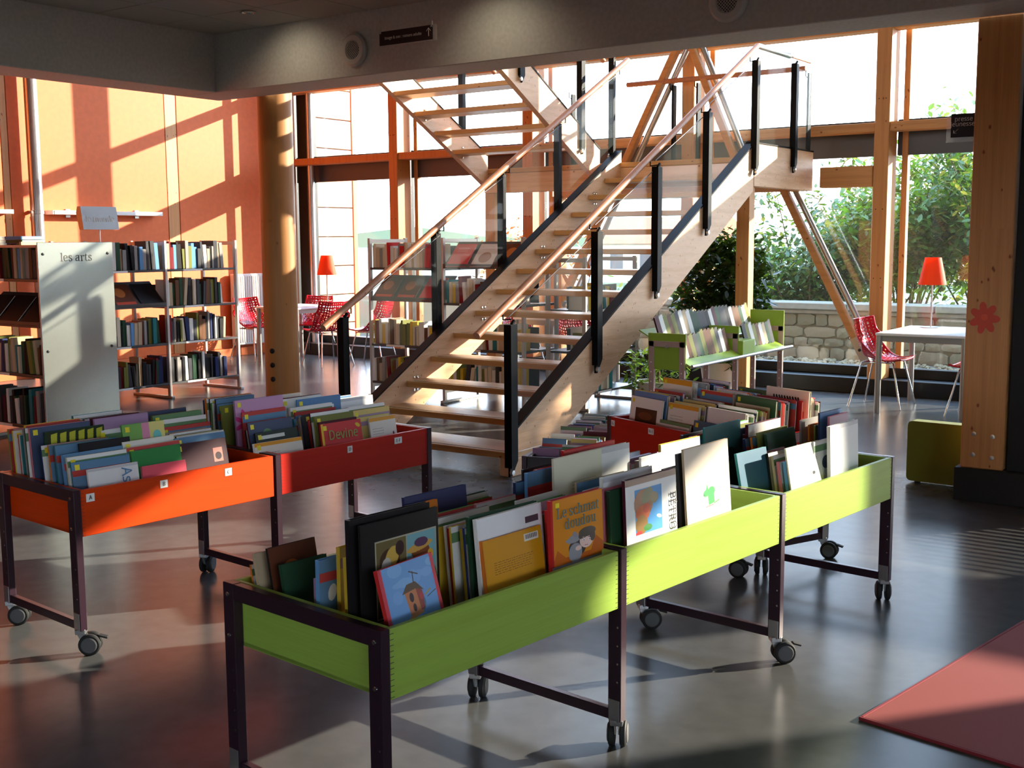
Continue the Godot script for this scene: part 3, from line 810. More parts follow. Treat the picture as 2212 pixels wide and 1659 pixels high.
		part("cap", fin(tube(S(), [Vector3(x, top, z), Vector3(x, top + 0.025, z - 0.03)], 0.012, 8)), M.black_steel, b)
	var zs := [-6.4, -7.52, -8.45, -9.36]
	for side in [[-4.55, 1.0], [-6.09, -1.0]]:
		for i in 4:
			var z: float = zs[i]
			var nose := 0.17 + (-6.383 - z) * sl
			balu.call(side[0], z, nose + 0.87, nose - (0.19 if i > 0 else 0.17), side[1])
		balu.call(side[0], -10.36, 3.25 if side[1] > 0 else 3.41, 2.2 if side[1] > 0 else 2.42, side[1])
		# glass between the balusters
		for i in 4:
			var za: float = zs[i] - 0.06
			var zb: float = (zs[i + 1] if i < 3 else -10.36) + 0.06
			var na := 0.17 + (-6.383 - za) * sl
			var nb := 0.17 + (-6.383 - zb) * sl
			part("guard_pane", fin(prism(S(), PackedVector2Array([Vector2(-za, na + 0.2), Vector2(-zb, nb + 0.2), Vector2(-zb, nb + 0.88), Vector2(-za, na + 0.88)]), Vector3(side[0] - 0.03 * side[1], 0, 0), Vector3(0, 0, -1), Vector3.UP, Vector3(0.008, 0, 0))), M.guard_glass, o)
			part("pane_edge", fin(tube(S(), [Vector3(side[0] - 0.026 * side[1], na + 0.885, za + 0.06), Vector3(side[0] - 0.026 * side[1], nb + 0.885, zb - 0.06)], 0.004, 6)), M.panel_grey, o)
		var rx: float = side[0] - 0.07 * side[1]
		part("handrail", fin(tube(S(), [Vector3(rx, 0.99, -6.1), Vector3(rx, 3.41, -10.52)], 0.027, 14)), M.rail_wood, o)
		for z in zs + [-10.36]:
			var rh: float = 0.99 + (-6.1 - z) * 0.5475
			part("rail_bracket", fin(tube(S(), [Vector3(side[0], rh - 0.07, z), Vector3(rx, rh - 0.075, z), Vector3(rx, rh - 0.02, z)], 0.006, 6)), M.black_steel, o)
	# landing guard on the open side and along the glazing
	for z in [-11.3]:
		balu.call(-4.55, z, 3.33, 2.26, 1.0)
	var ex := -4.62
	part("handrail", fin(tube(S(), [Vector3(ex, 3.41, -10.52), Vector3(ex, 3.41, -11.3)], 0.027, 12)), M.steel, o)
	part("handrail", fin(tube(S(), [Vector3(ex, 3.41, -11.3), Vector3(ex, 3.41, -11.86)], 0.012, 12)), M.rail_wood, o)
	part("handrail", fin(tube(S(), [Vector3(-6.72, 3.34, -11.74), Vector3(-4.62, 3.34, -11.74)], 0.028, 12)), M.rail_wood, o)
	part("guard_pane", fin(bb(S(), Vector3(-4.588, 2.5, -10.45), Vector3(-4.58, 3.3, -11.8))), M.guard_glass, o)
	part("guard_pane", fin(bb(S(), Vector3(-7.6, 2.42, -11.79), Vector3(-4.7, 3.28, -11.798))), M.guard_glass, o)
	for x in [-7.5, -6.18, -5.88, -4.62]:
		var b := part("baluster", fin(bb(S(), Vector3(x, 2.2, -11.78), Vector3(x + 0.02, 3.3, -11.86))), M.black_steel, o)
		part("rail_bracket", fin(tube(S(), [Vector3(x, 3.25, -11.8), Vector3(x, 3.26, -11.74), Vector3(x, 3.32, -11.74)], 0.006, 6)), M.black_steel, b)
	# second flight: guard on the outer side and the inner side
	for s in [[a0 - 0.06, -1.0], [a1 + 0.06, 1.0]]:
		for z in [-10.0, -8.95, -7.9]:
			var n: float = 2.38 + (z + 10.35) * sl
			balu.call(s[0], z, n + 0.98, n - 0.12, s[1], true)
		part("guard_pane", fin(prism(S(), PackedVector2Array([Vector2(10.2, 2.62), Vector2(7.4, 4.16), Vector2(7.4, 4.9), Vector2(10.2, 3.36)]), Vector3(s[0] - 0.03 * s[1], 0, 0), Vector3(0, 0, -1), Vector3.UP, Vector3(0.008, 0, 0))), M.guard_glass, o)
		part("handrail", fin(tube(S(), [Vector3(s[0] - 0.05 * s[1], 3.42, -10.5), Vector3(s[0] - 0.05 * s[1], 5.1, -7.4)], 0.026, 12)), M.rail_wood, o)

# ---------------------------------------------------------------- trolleys and books in them
func caster(parent: Node, at: Vector3, turn: float) -> void:
	var c := Node3D.new()
	c.name = "caster"
	parent.add_child(c, true)
	c.position = at
	c.rotation.y = turn
	var st := S()
	bb(st, Vector3(-0.02, 0.085, -0.02), Vector3(0.02, 0.105, 0.02), 0.002)
	for s in [-1.0, 1.0]: prism(st, PackedVector2Array([Vector2(-0.018, 0.09), Vector2(0.018, 0.09), Vector2(0.045, 0.045), Vector2(0.03, 0.036), Vector2(0.0, 0.05)]), Vector3(s * 0.006 - 0.001, 0, 0), Vector3(0, 0, 1), Vector3.UP, Vector3(0.003, 0, 0))
	part("fork", fin(st), M.steel, c)
	for s in [-1.0, 1.0]:
		st = S()
		lathe(st, [[0.0, 0.0], [0.038, 0.0], [0.043, 0.004], [0.043, 0.017], [0.038, 0.021], [0.03, 0.022], [0.0, 0.022]], 22, Vector3(s * 0.008, 0.043, 0.034), Basis(Vector3.FORWARD, PI / 2 * s))
		part("wheel", fin(st), M.rubber, c)
	for s in [-1.0, 1.0]:
		st = S()
		lathe(st, [[0.031, 0.0], [0.031, 0.002], [0.027, 0.004], [0.0, 0.004]], 20, Vector3(s * 0.0295, 0.043, 0.034), Basis(Vector3.FORWARD, PI / 2 * s))
		part("hub", fin(st), M.grey_plastic, c)
	part("brake_lever", fin(bx(S(), Vector3(0, 0.07, 0.085), Vector3(0.024, 0.008, 0.035), 0.002, Basis(Vector3.RIGHT, 0.3))), M.rubber, c)

# local frame: front board at x = 0 facing +x, length along -z, depth along -x
func trolley(label: String, at: Vector3, turn: float, lengths: Array, width: float, colours: Array, cards: Array, rim := 0.66, group := "rolling book bins") -> Node3D:
	var o := thing("book_trolley", label, "trolley", at, turn, group)
	var depth := 0.185
	var z := 0.0
	var zs := [0.0]
	for l in lengths:
		z -= l
		zs.append(z)
	for i in lengths.size():
		var za: float = zs[i] - 0.03
		var zb: float = zs[i + 1] + 0.012
		var m: Material = colours[i]
		var b := part("bin", fin(bb(S(), Vector3(-0.012, rim - depth, za), Vector3(-width + 0.012, rim - depth + 0.012, zb))), m, o)
		part("front_board", fin(bb(S(), Vector3(0, rim - depth, za), Vector3(-0.018, rim, zb), 0.002)), m, b)
		part("back_board", fin(bb(S(), Vector3(-width, rim - depth, za), Vector3(-width + 0.018, rim, zb), 0.002)), m, b)
		part("end_board", fin(bb(S(), Vector3(-0.018, rim - depth, za), Vector3(-width + 0.018, rim, za - 0.016), 0.002)), m, b)
		part("end_board", fin(bb(S(), Vector3(-0.018, rim - depth, zb), Vector3(-width + 0.018, rim, zb + 0.016), 0.002)), m, b)
		# finger joints at the corners of the front board
		var jt := S()
		for k in 12:
			bb(jt, Vector3(0.0006, rim - depth + 0.006 + k * 0.015, za - 0.001), Vector3(-0.001, rim - depth + 0.0075 + k * 0.015, za - 0.013))
			bb(jt, Vector3(0.0006, rim - depth + 0.006 + k * 0.015, zb + 0.001), Vector3(-0.001, rim - depth + 0.0075 + k * 0.015, zb + 0.013))
		part("finger_joint", fin(jt), M.bin_black, b)
	for i in zs.size():
		var zz: float = zs[i] + (0.0 if i < zs.size() - 1 or zs.size() == 1 else 0.012)
		var st := S()
		bb(st, Vector3(-0.004, rim + 0.001, zz), Vector3(-width + 0.004, rim - 0.045, zz - 0.028), 0.002)
		var f := part("frame", fin(st), M.aubergine, o)
		for x in [0.003, -width + 0.047]:
			part("leg", fin(bb(S(), Vector3(x, 0.1, zz + 0.001), Vector3(x - 0.05, rim + 0.002, zz - 0.029), 0.002)), M.aubergine, f)
			part("mounting_plate", fin(bb(S(), Vector3(x - 0.004, 0.098, zz + 0.003), Vector3(x - 0.046, 0.17, zz - 0.031), 0.001)), M.steel, f)
			for h in [rim - 0.03, rim - 0.15]:
				part("bolt", fin(lathe(S(), [[0.007, 0], [0.0065, 0.003], [0, 0.005]], 10)), M.chrome, f, Transform3D(Basis(Vector3.RIGHT, PI / 2), Vector3(x - 0.025, h, zz + 0.001)))
			for h in [0.23, 0.29, 0.35, 0.41]:
				part("bolt", fin(lathe(S(), [[0.004, 0], [0.0038, 0.0015], [0, 0.002]], 8)), M.chrome, f, Transform3D(Basis(Vector3.RIGHT, PI / 2), Vector3(x - 0.012, h, zz + 0.001)))
			caster(f, Vector3(x - 0.025, 0, zz - 0.014), 2.4 if i % 2 == 0 else -2.6)
		part("crossbar", fin(bb(S(), Vector3(-0.045, 0.1, zz - 0.002), Vector3(-width + 0.045, 0.135, zz - 0.026), 0.002)), M.aubergine, f)
	for c in cards:
		var cd := part("letter_card", fin(bb(S(), Vector3(0.0, rim - 0.05, c[1] + c[2] * 0.5), Vector3(0.0015, rim - 0.018, c[1] - c[2] * 0.5))), M.card_white, o)
		text(c[0], 0.022, M.letters_dark, cd, Transform3D(facing(Vector3.RIGHT), Vector3(0.002, rim - 0.034, c[1])))
	return o

func pbook(frame: Node3D, x: float, z: float, y: float, t: float, h: float, w: float, lean: float, twist: float, colour: String, label: String, group: String, print_key := "", yellow := false, n := "picture_book") -> Node3D:
	var o := thing(n, label, "book", Vector3.ZERO, 0.0, group)
	var bas := Basis(Vector3.UP, twist) * Basis(Vector3.BACK, lean)
	o.transform = frame.transform * Transform3D(bas, Vector3(x, y, z))
	part("cover", cover_unit, M["bk_" + colour], o, Transform3D(Basis.from_scale(Vector3(t, h, w)), Vector3.ZERO))
	part("pages", pages_unit, M.paper, o, Transform3D(Basis.from_scale(Vector3(t, h, w)), Vector3.ZERO))
	if print_key:
		var q := S()
		var xx := t * 0.5 + 0.0007
		var P := [Vector3(xx, h * 0.004, w * 0.498), Vector3(xx, h * 0.996, w * 0.498), Vector3(xx, h * 0.996, -w * 0.498), Vector3(xx, h * 0.004, -w * 0.498)]
		var U := [Vector2(0, 1), Vector2(0, 0), Vector2(1, 0), Vector2(1, 1)]
		for i in [0, 1, 2, 0, 2, 3]:
			q.set_uv(U[i])
			q.set_normal(Vector3.RIGHT)
			q.add_vertex(P[i])
		part("printed_cover", q.commit(), art_mat(print_key), o)
	if yellow:
		part("sticker", box(Vector3(0.0008, 0.022, 0.02)), M.sticker_yellow, o, Transform3D(Basis(), Vector3(t * 0.5 + 0.0012, h - 0.022, w * 0.5 - 0.024)))
	return o

const COL := ["white", "cream", "black", "dark green", "navy blue", "sky blue", "teal", "bright red", "orange", "yellow", "grey", "lilac", "pink", "beige", "olive green", "maroon", "dark grey", "bright green"]

# a stack of albums, first in front; front: list of [art, colour, h, w, words] shown first
func stack(frame: Node3D, where: String, group: String, z: float, y: float, x0: float, x1: float, n: int, lean: float, hs: Vector2, ws: Vector2, front: Array, yellow := true, cols: Array = COL) -> void:
	var step := (x1 - x0) / maxf(1.0, n)
	for i in n:
		var t := minf(absf(step) * 0.82, rng.randf_range(0.006, 0.016))
		var h := rng.randf_range(hs.x, hs.y)
		var w := rng.randf_range(ws.x, ws.y)
		var col: String = cols[rng.randi() % cols.size()]
		var art := "plain%d" % [0, 1, 2, 3, 3, 4, 5, 6, 6, 6, 7, 2][rng.randi() % 12]
		var words := ""
		var dz := rng.randf_range(-0.012, 0.012)
		var ln := lean + rng.randf_range(-0.012, 0.012)
		var sticker := yellow and rng.randf() < 0.75
		if i < front.size():
			var f: Array = front[i]
			art = f[0]; col = f[1]; h = f[2]; w = f[3]; words = f[4]
			dz = f[5] if f.size() > 5 else 0.0
			ln = lean + (f[6] if f.size() > 6 else 0.0)
			if f.size() > 7: sticker = f[7]
		elif rng.randf() < 0.25: art = ""
		var lab := (words + " in " + where) if words else "%s album, %s in %s" % [col, ORD[i], where]
		pbook(frame, x0 + step * (i + 0.5), z + dz, y, t, h, w, ln, rng.randf_range(-0.03, 0.03), col, lab, group, art, sticker)

func trolleys() -> void:
	var yb := 0.49
	# green trolley
	var g := trolley("long lime green bin trolley with dark legs and grey casters", Vector3(-1.875, 0, -2.071), -deg_to_rad(6.1), [1.0, 1.02, 1.0], 0.66, [M.bin_green, M.bin_green, M.bin_green], [])
	var gr := "picture books in the green bins"
	var A := "nearest green bin"
	pbook(g, -0.04, -0.2, yb, 0.012, 0.298, 0.225, 0.27, 0.12, "bright red", "small blue book with a bird box leaning on the black album", gr, "birdbox")
	stack(g, "the end stack, " + A, gr, -0.215, yb, -0.135, -0.22, 3, 0.02, Vector2(0.3, 0.34), Vector2(0.26, 0.28), [["birds", "black", 0.40, 0.29, "big black album with two bird paintings", 0.0, 0.0, false], ["", "black", 0.412, 0.29, "tall black album behind the bird album", 0.012, 0.0, false]], false)
	stack(g, "the corner row, " + A, gr, -0.135, yb, -0.28, -0.36, 3, 0.0, Vector2(0.2, 0.26), Vector2(0.12, 0.14), [["plain1", "yellow", 0.31, 0.08, "yellow narrow book", -0.02, 0.0, false], ["plain2", "sky blue", 0.28, 0.1, "pale blue narrow book", 0.02, 0.0, false]], false)
	stack(g, "the far corner, " + A, gr, -0.15, yb, -0.42, -0.6, 4, 0.2, Vector2(0.2, 0.25), Vector2(0.14, 0.18), [["", "dark green", 0.24, 0.16, "dark green slim book", 0.0, 0.0, false], ["magazine_brown", "black", 0.28, 0.17, "black glossy book", 0.0, 0.0, false], ["", "beige", 0.26, 0.18, "beige book", 0.01, 0.0, false]], false)
	part("divider", fin(bb(S(), Vector3(-0.40, 0.487, -0.05), Vector3(-0.408, 0.61, -0.28))), M.bin_green, g)
	stack(g, "the middle stack, " + A, gr, -0.60, yb, -0.05, -0.36, 13, 0.1, Vector2(0.28, 0.32), Vector2(0.24, 0.28), [["yellow_back", "orange", 0.29, 0.26, "yellow book showing its back cover", 0.0, 0.04, false], ["white_back", "white", 0.35, 0.29, "white album with a barcode", -0.01, 0.0, false], ["", "dark green", 0.352, 0.29, "green edged album", -0.01, 0.0, false]], false)
	stack(g, "the rear, " + A, gr, -0.60, yb, -0.40, -0.48, 2, 0.1, Vector2(0.3, 0.32), Vector2(0.27, 0.29), [["orange_purple", "orange", 0.33, 0.2, "orange album with a purple band", 0.05, 0.0, false], ["navy", "navy blue", 0.345, 0.27, "large dark blue album", -0.08, 0.0, false]], false)
	stack(g, "the back row, " + A, gr, -0.87, yb, -0.3, -0.58, 12, 0.08, Vector2(0.24, 0.3), Vector2(0.16, 0.2), [], false)
	stack(g, "the last stack, " + A, gr, -0.858, yb, -0.04, -0.22, 6, 0.04, Vector2(0.3, 0.34), Vector2(0.2, 0.23), [["boy", "bright red", 0.362, 0.25, "orange cover with boy hugging a grey toy", 0.0, 0.0, false]], false)
	var B := "middle green bin"
	stack(g, "the first stack, " + B, gr, -1.24, yb, -0.30, -0.5, 8, 0.03, Vector2(0.3, 0.36), Vector2(0.24, 0.28), [["pale_print", "cream", 0.41, 0.27, "tall pale cover with three short lines of print", 0.047, 0.0, false], ["white_plain", "white", 0.402, 0.27, "sunlit white album", -0.14, 0.0, false], ["plain0", "bright red", 0.415, 0.29, "red edged album", -0.08, 0.0, false], ["plain2", "sky blue", 0.36, 0.26, "pale blue album", 0.1, 0.0, false], ["plain2", "navy blue", 0.33, 0.26, "dark blue album", 0.13, 0.0, false]], false)
	stack(g, "the near stack, " + B, gr, -1.25, yb, -0.045, -0.27, 8, 0.05, Vector2(0.3, 0.34), Vector2(0.24, 0.27), [["leaves", "maroon", 0.36, 0.29, "white cover with a picture of leaves and fish", -0.012, 0.0, false], ["", "dark green", 0.33, 0.24, "dark green album", 0.06, 0.0, false], ["", "pink", 0.33, 0.24, "pale pink album", 0.09, 0.0, false], ["white_plain", "white", 0.36, 0.28, "broad white album", 0.0, 0.0, false]], false)
	stack(g, "the centre, " + B, gr, -1.63, yb, -0.05, -0.22, 7, 0.08, Vector2(0.28, 0.33), Vector2(0.24, 0.27), [["green_animal", "beige", 0.41, 0.3, "beige cover with a small green animal", 0.0, 0.0, false], ["", "dark grey", 0.39, 0.29, "dark grey album", 0.0, 0.0, false]], false)
	stack(g, "the back row, " + B, gr, -1.75, yb, -0.28, -0.55, 9, 0.06, Vector2(0.26, 0.32), Vector2(0.24, 0.28), [["white_plain", "white", 0.345, 0.25, "white album with dark red spine", 0.08, 0.0, false], ["white_plain", "yellow", 0.365, 0.26, "white album with gold edge", -0.1, 0.0, false]], false)
	var Cc := "farthest green bin"
	stack(g, "the rear stack, " + Cc, gr, -2.35, yb, -0.46, -0.6, 5, 0.02, Vector2(0.27, 0.31), Vector2(0.24, 0.28), [["teal_red", "teal", 0.35, 0.3, "dark teal glossy cover with red dots", -0.03, 0.0, false]], false)
	stack(g, "the start, " + Cc, gr, -2.17, yb, -0.13, -0.2, 1, 0.2, Vector2(0.2, 0.22), Vector2(0.22, 0.24), [["plain_blue", "teal", 0.3, 0.22, "plain slate blue cover leaning back", 0.0, 0.0, false]], false)
	stack(g, "the back corner, " + Cc, gr, -2.66, yb, -0.42, -0.6, 7, 0.03, Vector2(0.27, 0.31), Vector2(0.22, 0.26), [["white_small", "maroon", 0.33, 0.28, "white cover with a small drawing", 0.0, 0.0, false]], false)
	stack(g, "the far end, " + Cc, gr, -2.87, yb, -0.17, -0.33, 5, 0.02, Vector2(0.3, 0.34), Vector2(0.18, 0.2), [["plain5", "pink", 0.36, 0.19, "dusty pink album", 0.0, 0.0, false], ["sky_blue", "navy blue", 0.375, 0.2, "slate blue album", 0.01, 0.0, false]], false)
	stack(g, "the front, " + Cc, gr, -2.39, yb, -0.05, -0.26, 9, 0.16, Vector2(0.24, 0.29), Vector2(0.24, 0.27), [["white_sketch", "cream", 0.305, 0.265, "white cover with a grey sketch", 0.0, 0.02, false]], false)
	stack(g, "the lit stack, " + Cc, gr, -2.67, yb, -0.045, -0.14, 3, 0.04, Vector2(0.27, 0.3), Vector2(0.24, 0.26), [["white_plain", "white", 0.358, 0.262, "tall sunlit white album", 0.0, 0.0, false], ["plain6", "white", 0.3, 0.2, "white album behind the tall one", 0.1, 0.0, false]], false)
	stack(g, "the dark group, " + Cc, gr, -2.60, yb, -0.29, -0.39, 4, 0.16, Vector2(0.27, 0.3), Vector2(0.24, 0.26), [["", "dark green", 0.305, 0.26, "dark green album tilted back", -0.04, 0.0, false], ["", "olive green", 0.31, 0.26, "olive green album tilted back", -0.02, 0.0, false]], false)
	# trolley on the left: near bin coloured as sunlit, far bin red
	var o := trolley("red bin trolley with letter cards, near bin coloured as sunlit orange", Vector3(-3.95, 0, -2.62), -deg_to_rad(5.1), [0.975, 0.985], 0.62, [M.bin_red_lit, M.bin_red], [["A", -0.07, 0.035], ["B", -0.40, 0.035], ["C", -0.72, 0.035], ["D", -1.42, 0.03], ["E-F", -1.74, 0.05]])
	var og := "picture books in the orange and red bins"
	var D := "orange bin"
	var Wd := Vector2(0.22, 0.27)
	stack(o, "the near card A stack, " + D, og, -0.19, yb, -0.05, -0.3, 10, 0.14, Vector2(0.27, 0.33), Wd, [["white_plain", "white", 0.23, 0.222, "white paperback with blue vertical lettering", -0.035, 0.0], ["plain2", "teal", 0.262, 0.256, "teal album"], ["plain6", "cream", 0.28, 0.26, "cream album"], ["plain2", "sky blue", 0.29, 0.27, "pale blue album"], ["black_stripes", "black", 0.32, 0.23, "black cover with white strokes", -0.07], ["plain2", "teal", 0.32, 0.27, "slate album"]])
	stack(o, "the far card A stack, " + D, og, -0.175, yb, -0.33, -0.59, 11, 0.1, Vector2(0.33, 0.38), Wd, [["jungle", "dark green", 0.355, 0.27, "jungle striped cover", -0.05]])
	stack(o, "the near card B stack, " + D, og, -0.46, yb, -0.05, -0.3, 8, 0.14, Vector2(0.27, 0.32), Wd, [["pink_plain", "pink", 0.205, 0.21, "pink cover", 0.0], ["green_plain", "bright green", 0.268, 0.24, "bright green cover", 0.01], ["plain0", "cream", 0.28, 0.26, "patterned album"], ["plain3", "cream", 0.3, 0.25, "speckled album"], ["patchwork", "bright green", 0.365, 0.2, "patchwork cover with a heart", 0.0]])
	stack(o, "the far card B stack, " + D, og, -0.46, yb, -0.33, -0.59, 10, 0.1, Vector2(0.33, 0.39), Wd, [["plain6", "white", 0.33, 0.27, "white glossy album"]])
	stack(o, "the near card C stack, " + D, og, -0.74, yb, -0.08, -0.3, 6, 0.2, Vector2(0.26, 0.3), Wd, [["maroon", "maroon", 0.265, 0.26, "dark maroon cover with a small picture", 0.06], ["plain2", "sky blue", 0.285, 0.26, "pale blue edged album", 0.03]])
	stack(o, "the far card C stack, " + D, og, -0.77, yb, -0.34, -0.59, 8, 0.1, Vector2(0.3, 0.36), Wd, [["plain0", "bright red", 0.3, 0.26, "red cover with a white panel"], ["plain6", "white", 0.33, 0.26, "white album"], ["plain4", "olive green", 0.35, 0.26, "olive green album"]])
	var Ee := "stair-side red bin"
	stack(o, "the first stack, " + Ee, og, -1.12, yb, -0.07, -0.22, 4, 0.2, Vector2(0.25, 0.28), Wd, [["cream_orange", "white", 0.215, 0.27, "white cover with a line of print", 0.03], ["dark_crown", "black", 0.255, 0.25, "black cover with a gold crown", 0.0], ["plain7", "maroon", 0.3, 0.26, "brown cover with white label"]])
	stack(o, "the back stack, " + Ee, og, -1.16, yb, -0.28, -0.38, 3, 0.06, Vector2(0.34, 0.37), Wd, [["plain0", "bright red", 0.33, 0.26, "red cover with white spots"], ["lilac", "lilac", 0.385, 0.29, "lilac cover with a pink flower"]])
	stack(o, "the far row, " + Ee, og, -1.14, yb, -0.41, -0.59, 8, 0.04, Vector2(0.34, 0.38), Wd, [])
	stack(o, "the near card D stack, " + Ee, og, -1.45, yb, -0.05, -0.27, 9, 0.16, Vector2(0.26, 0.31), Vector2(0.22, 0.25), [["red_letters", "bright red", 0.26, 0.25, "red cover with coloured letters", 0.0]])
	stack(o, "the far card D stack, " + Ee, og, -1.49, yb, -0.3, -0.59, 9, 0.06, Vector2(0.31, 0.35), Wd, [["plain0", "bright red", 0.29, 0.26, "red and yellow striped album"], ["plain6", "white", 0.31, 0.27, "white album"], ["sky_blue", "sky blue", 0.34, 0.28, "sky blue cover", -0.08]])
	stack(o, "the near card E stack, " + Ee, og, -1.76, yb, -0.08, -0.3, 6, 0.18, Vector2(0.25, 0.28), Vector2(0.2, 0.24), [["cream_orange", "white", 0.245, 0.18, "small white cover with grey lines", 0.0], ["plain1", "olive green", 0.25, 0.22, "green and white checked album", 0.03], ["plain1", "orange", 0.28, 0.25, "orange cover with a row of drawings", 0.0], ["plain6", "white", 0.295, 0.25, "white album with small figures", 0.0]])
	stack(o, "the far card E stack, " + Ee, og, -1.8, yb, -0.38, -0.57, 5, 0.06, Vector2(0.28, 0.31), Wd, [["white_plain", "white", 0.31, 0.27, "white cover with pale blue print", -0.02]])
	for c in get_children():
		if not c.has_meta("label"): continue
		var l := String(c.get_meta("label"))
		if l.begins_with("white paperback with blue"): text("Ast", 0.06, M.letters_blue, c, Transform3D(facing(Vector3.RIGHT) * Basis(Vector3.BACK, -PI / 2), Vector3(0.01, 0.175, -0.055)))
		elif l.begins_with("orange cover with boy"):
			text("Le schmat", 0.042, M.letters_teal, c, Transform3D(facing(Vector3.RIGHT), Vector3(0.011, 0.318, 0)), true)
			text("doudou", 0.042, M.letters_teal, c, Transform3D(facing(Vector3.RIGHT), Vector3(0.011, 0.28, -0.01)), true)
		elif l.begins_with("white cover with a picture of leaves"): text("PÉTRO", 0.04, M.letters_dark, c, Transform3D(facing(Vector3.RIGHT) * Basis(Vector3.BACK, -PI / 2), Vector3(0.011, 0.22, -0.118)), true)
		elif l.begins_with("red cover with coloured"): text("Devine", 0.06, M.letters_green, c, Transform3D(facing(Vector3.RIGHT), Vector3(0.011, 0.2, -0.005)))
	# red trolley on the right
	var r := trolley("red bin trolley standing between the stairs and the green trolley", Vector3(-3.22, 0, -5.43), deg_to_rad(-113.0), [0.98], 0.66, [M.bin_red], [["G", -0.05, 0.03], ["H-I", -0.38, 0.045], ["J-K", -0.66, 0.045]])
	var rg := "picture books in the red bin"
	var F := "middle red bin"
	stack(r, "the near card G stack, " + F, rg, -0.17, yb, -0.06, -0.30, 8, 0.1, Vector2(0.28, 0.31), Vector2(0.24, 0.27), [["white_dark_picture", "white", 0.285, 0.27, "white cover with a dark picture", -0.04, 0.03], ["sky_blue", "sky blue", 0.31, 0.28, "slate blue album", -0.04, 0.0], ["plain1", "yellow", 0.31, 0.27, "yellow edged album", 0.0]])
	stack(r, "the far card G stack, " + F, rg, -0.16, yb, -0.34, -0.63, 10, 0.06, Vector2(0.31, 0.35), Vector2(0.22, 0.25), [["cream_orange", "beige", 0.36, 0.25, "pale pink album with a title line", 0.02]])
	stack(r, "the near card H stack, " + F, rg, -0.49, yb, -0.05, -0.28, 7, 0.12, Vector2(0.26, 0.3), Vector2(0.22, 0.25), [["plain4", "olive green", 0.19, 0.24, "pale green cover", 0.02], ["cream_orange", "cream", 0.28, 0.24, "cream cover with an orange band", 0.0]])
	stack(r, "the far card H stack, " + F, rg, -0.48, yb, -0.32, -0.63, 9, 0.08, Vector2(0.3, 0.33), Vector2(0.24, 0.28), [["plain0", "beige", 0.33, 0.25, "cover with brown and orange shapes"]])
	stack(r, "the near card J stack, " + F, rg, -0.79, yb, -0.05, -0.28, 7, 0.12, Vector2(0.26, 0.3), Vector2(0.24, 0.28), [["plain_blue", "sky blue", 0.22, 0.24, "blue cover", 0.05], ["white_brown_toy", "white", 0.29, 0.28, "white cover with a brown toy", -0.02]])
	stack(r, "the far card J stack, " + F, rg, -0.79, yb, -0.31, -0.52, 6, 0.06, Vector2(0.3, 0.33), Vector2(0.26, 0.29), [["green_cream", "dark green", 0.335, 0.29, "dark green cover with a cream label", 0.0]])
	stack(r, "the last row, " + F, rg, -0.8, yb, -0.55, -0.64, 4, 0.04, Vector2(0.3, 0.33), Vector2(0.2, 0.24), [["black_marks", "cream", 0.36, 0.3, "cream board book with black brush marks", 0.02]])
	# low dark bin full of small books along the stair foot
	var k := trolley("low black bin full of small board books along the stairs", Vector3(-3.66, 0, -5.24), deg_to_rad(-73.7), [0.4], 1.35, [M.bin_black], [], 0.42)
	for rw in 4:
		stack(k, "the %s row, low black bin" % ORD[rw], "small board books in the black bin", -0.115 - (rw % 2) * 0.17, 0.25, -0.06 - (rw / 2) * 0.63, -0.64 - (rw / 2) * 0.63, 17, 0.18 + 0.08 * (rw % 2), Vector2(0.2, 0.25), Vector2(0.14, 0.165), [], false, ["sky blue", "navy blue", "lilac", "maroon", "teal", "grey", "white", "dark grey", "olive green", "pink"])

# ---------------------------------------------------------------- shelves
const SPINE := ["white", "grey", "black", "dark grey", "dark green", "navy blue", "teal", "dark red", "black", "brown", "grey", "beige", "maroon", "black", "dark grey", "cream", "dark green", "olive green", "dark grey", "sky blue", "white", "black"]

# books standing on a board: o start, d along, n out of the shelf
func row(o: Vector3, d: Vector3, n: Vector3, length: float, hmax: float, where: String, group: String, thick := Vector2(0.02, 0.055), cols: Array = SPINE, fill := 1.0) -> void:
	var at := 0.01
	var i := 0
	var lean := 0.0
	while at < length * fill - 0.05:
		var t := rng.randf_range(thick.x, thick.y)
		var h := rng.randf_range(0.68, 0.98) * hmax
		var w := rng.randf_range(0.15, 0.21)
		if i % 7 == 5: lean = rng.randf_range(-0.16, 0.16)
		elif i % 7 == 0: lean = 0.0
		var b := MeshInstance3D.new()
		b.name = numbered("book")
		b.mesh = book_unit
		var col: String = cols[rng.randi() % cols.size()]
		b.set_surface_override_material(0, M["bk_" + col])
		b.set_surface_override_material(1, M.paper_shelf)
		var bas := Basis(d, Vector3.UP, d.cross(Vector3.UP))
		if bas.z.dot(n) < 0.0: bas = Basis(-d, Vector3.UP, (-d).cross(Vector3.UP))
		var pos := o + d * (at + t * 0.5 + absf(lean) * h * 0.5) + n * (-w * 0.5 - rng.randf_range(0.005, 0.03))
		var rot := Basis(n, lean)
		b.transform = Transform3D(rot * bas * Basis.from_scale(Vector3(t, h, w)), pos + Vector3(0, absf(sin(lean)) * t * 0.5, 0))
		add_child(b, true)
		tag(b, "%s spine, %s along %s" % [col, ORD[mini(i, 29)], where], "book", group)
		at += t + 0.001 + (absf(lean) * h * 0.45 if i % 7 == 5 else 0.0)
		i += 1

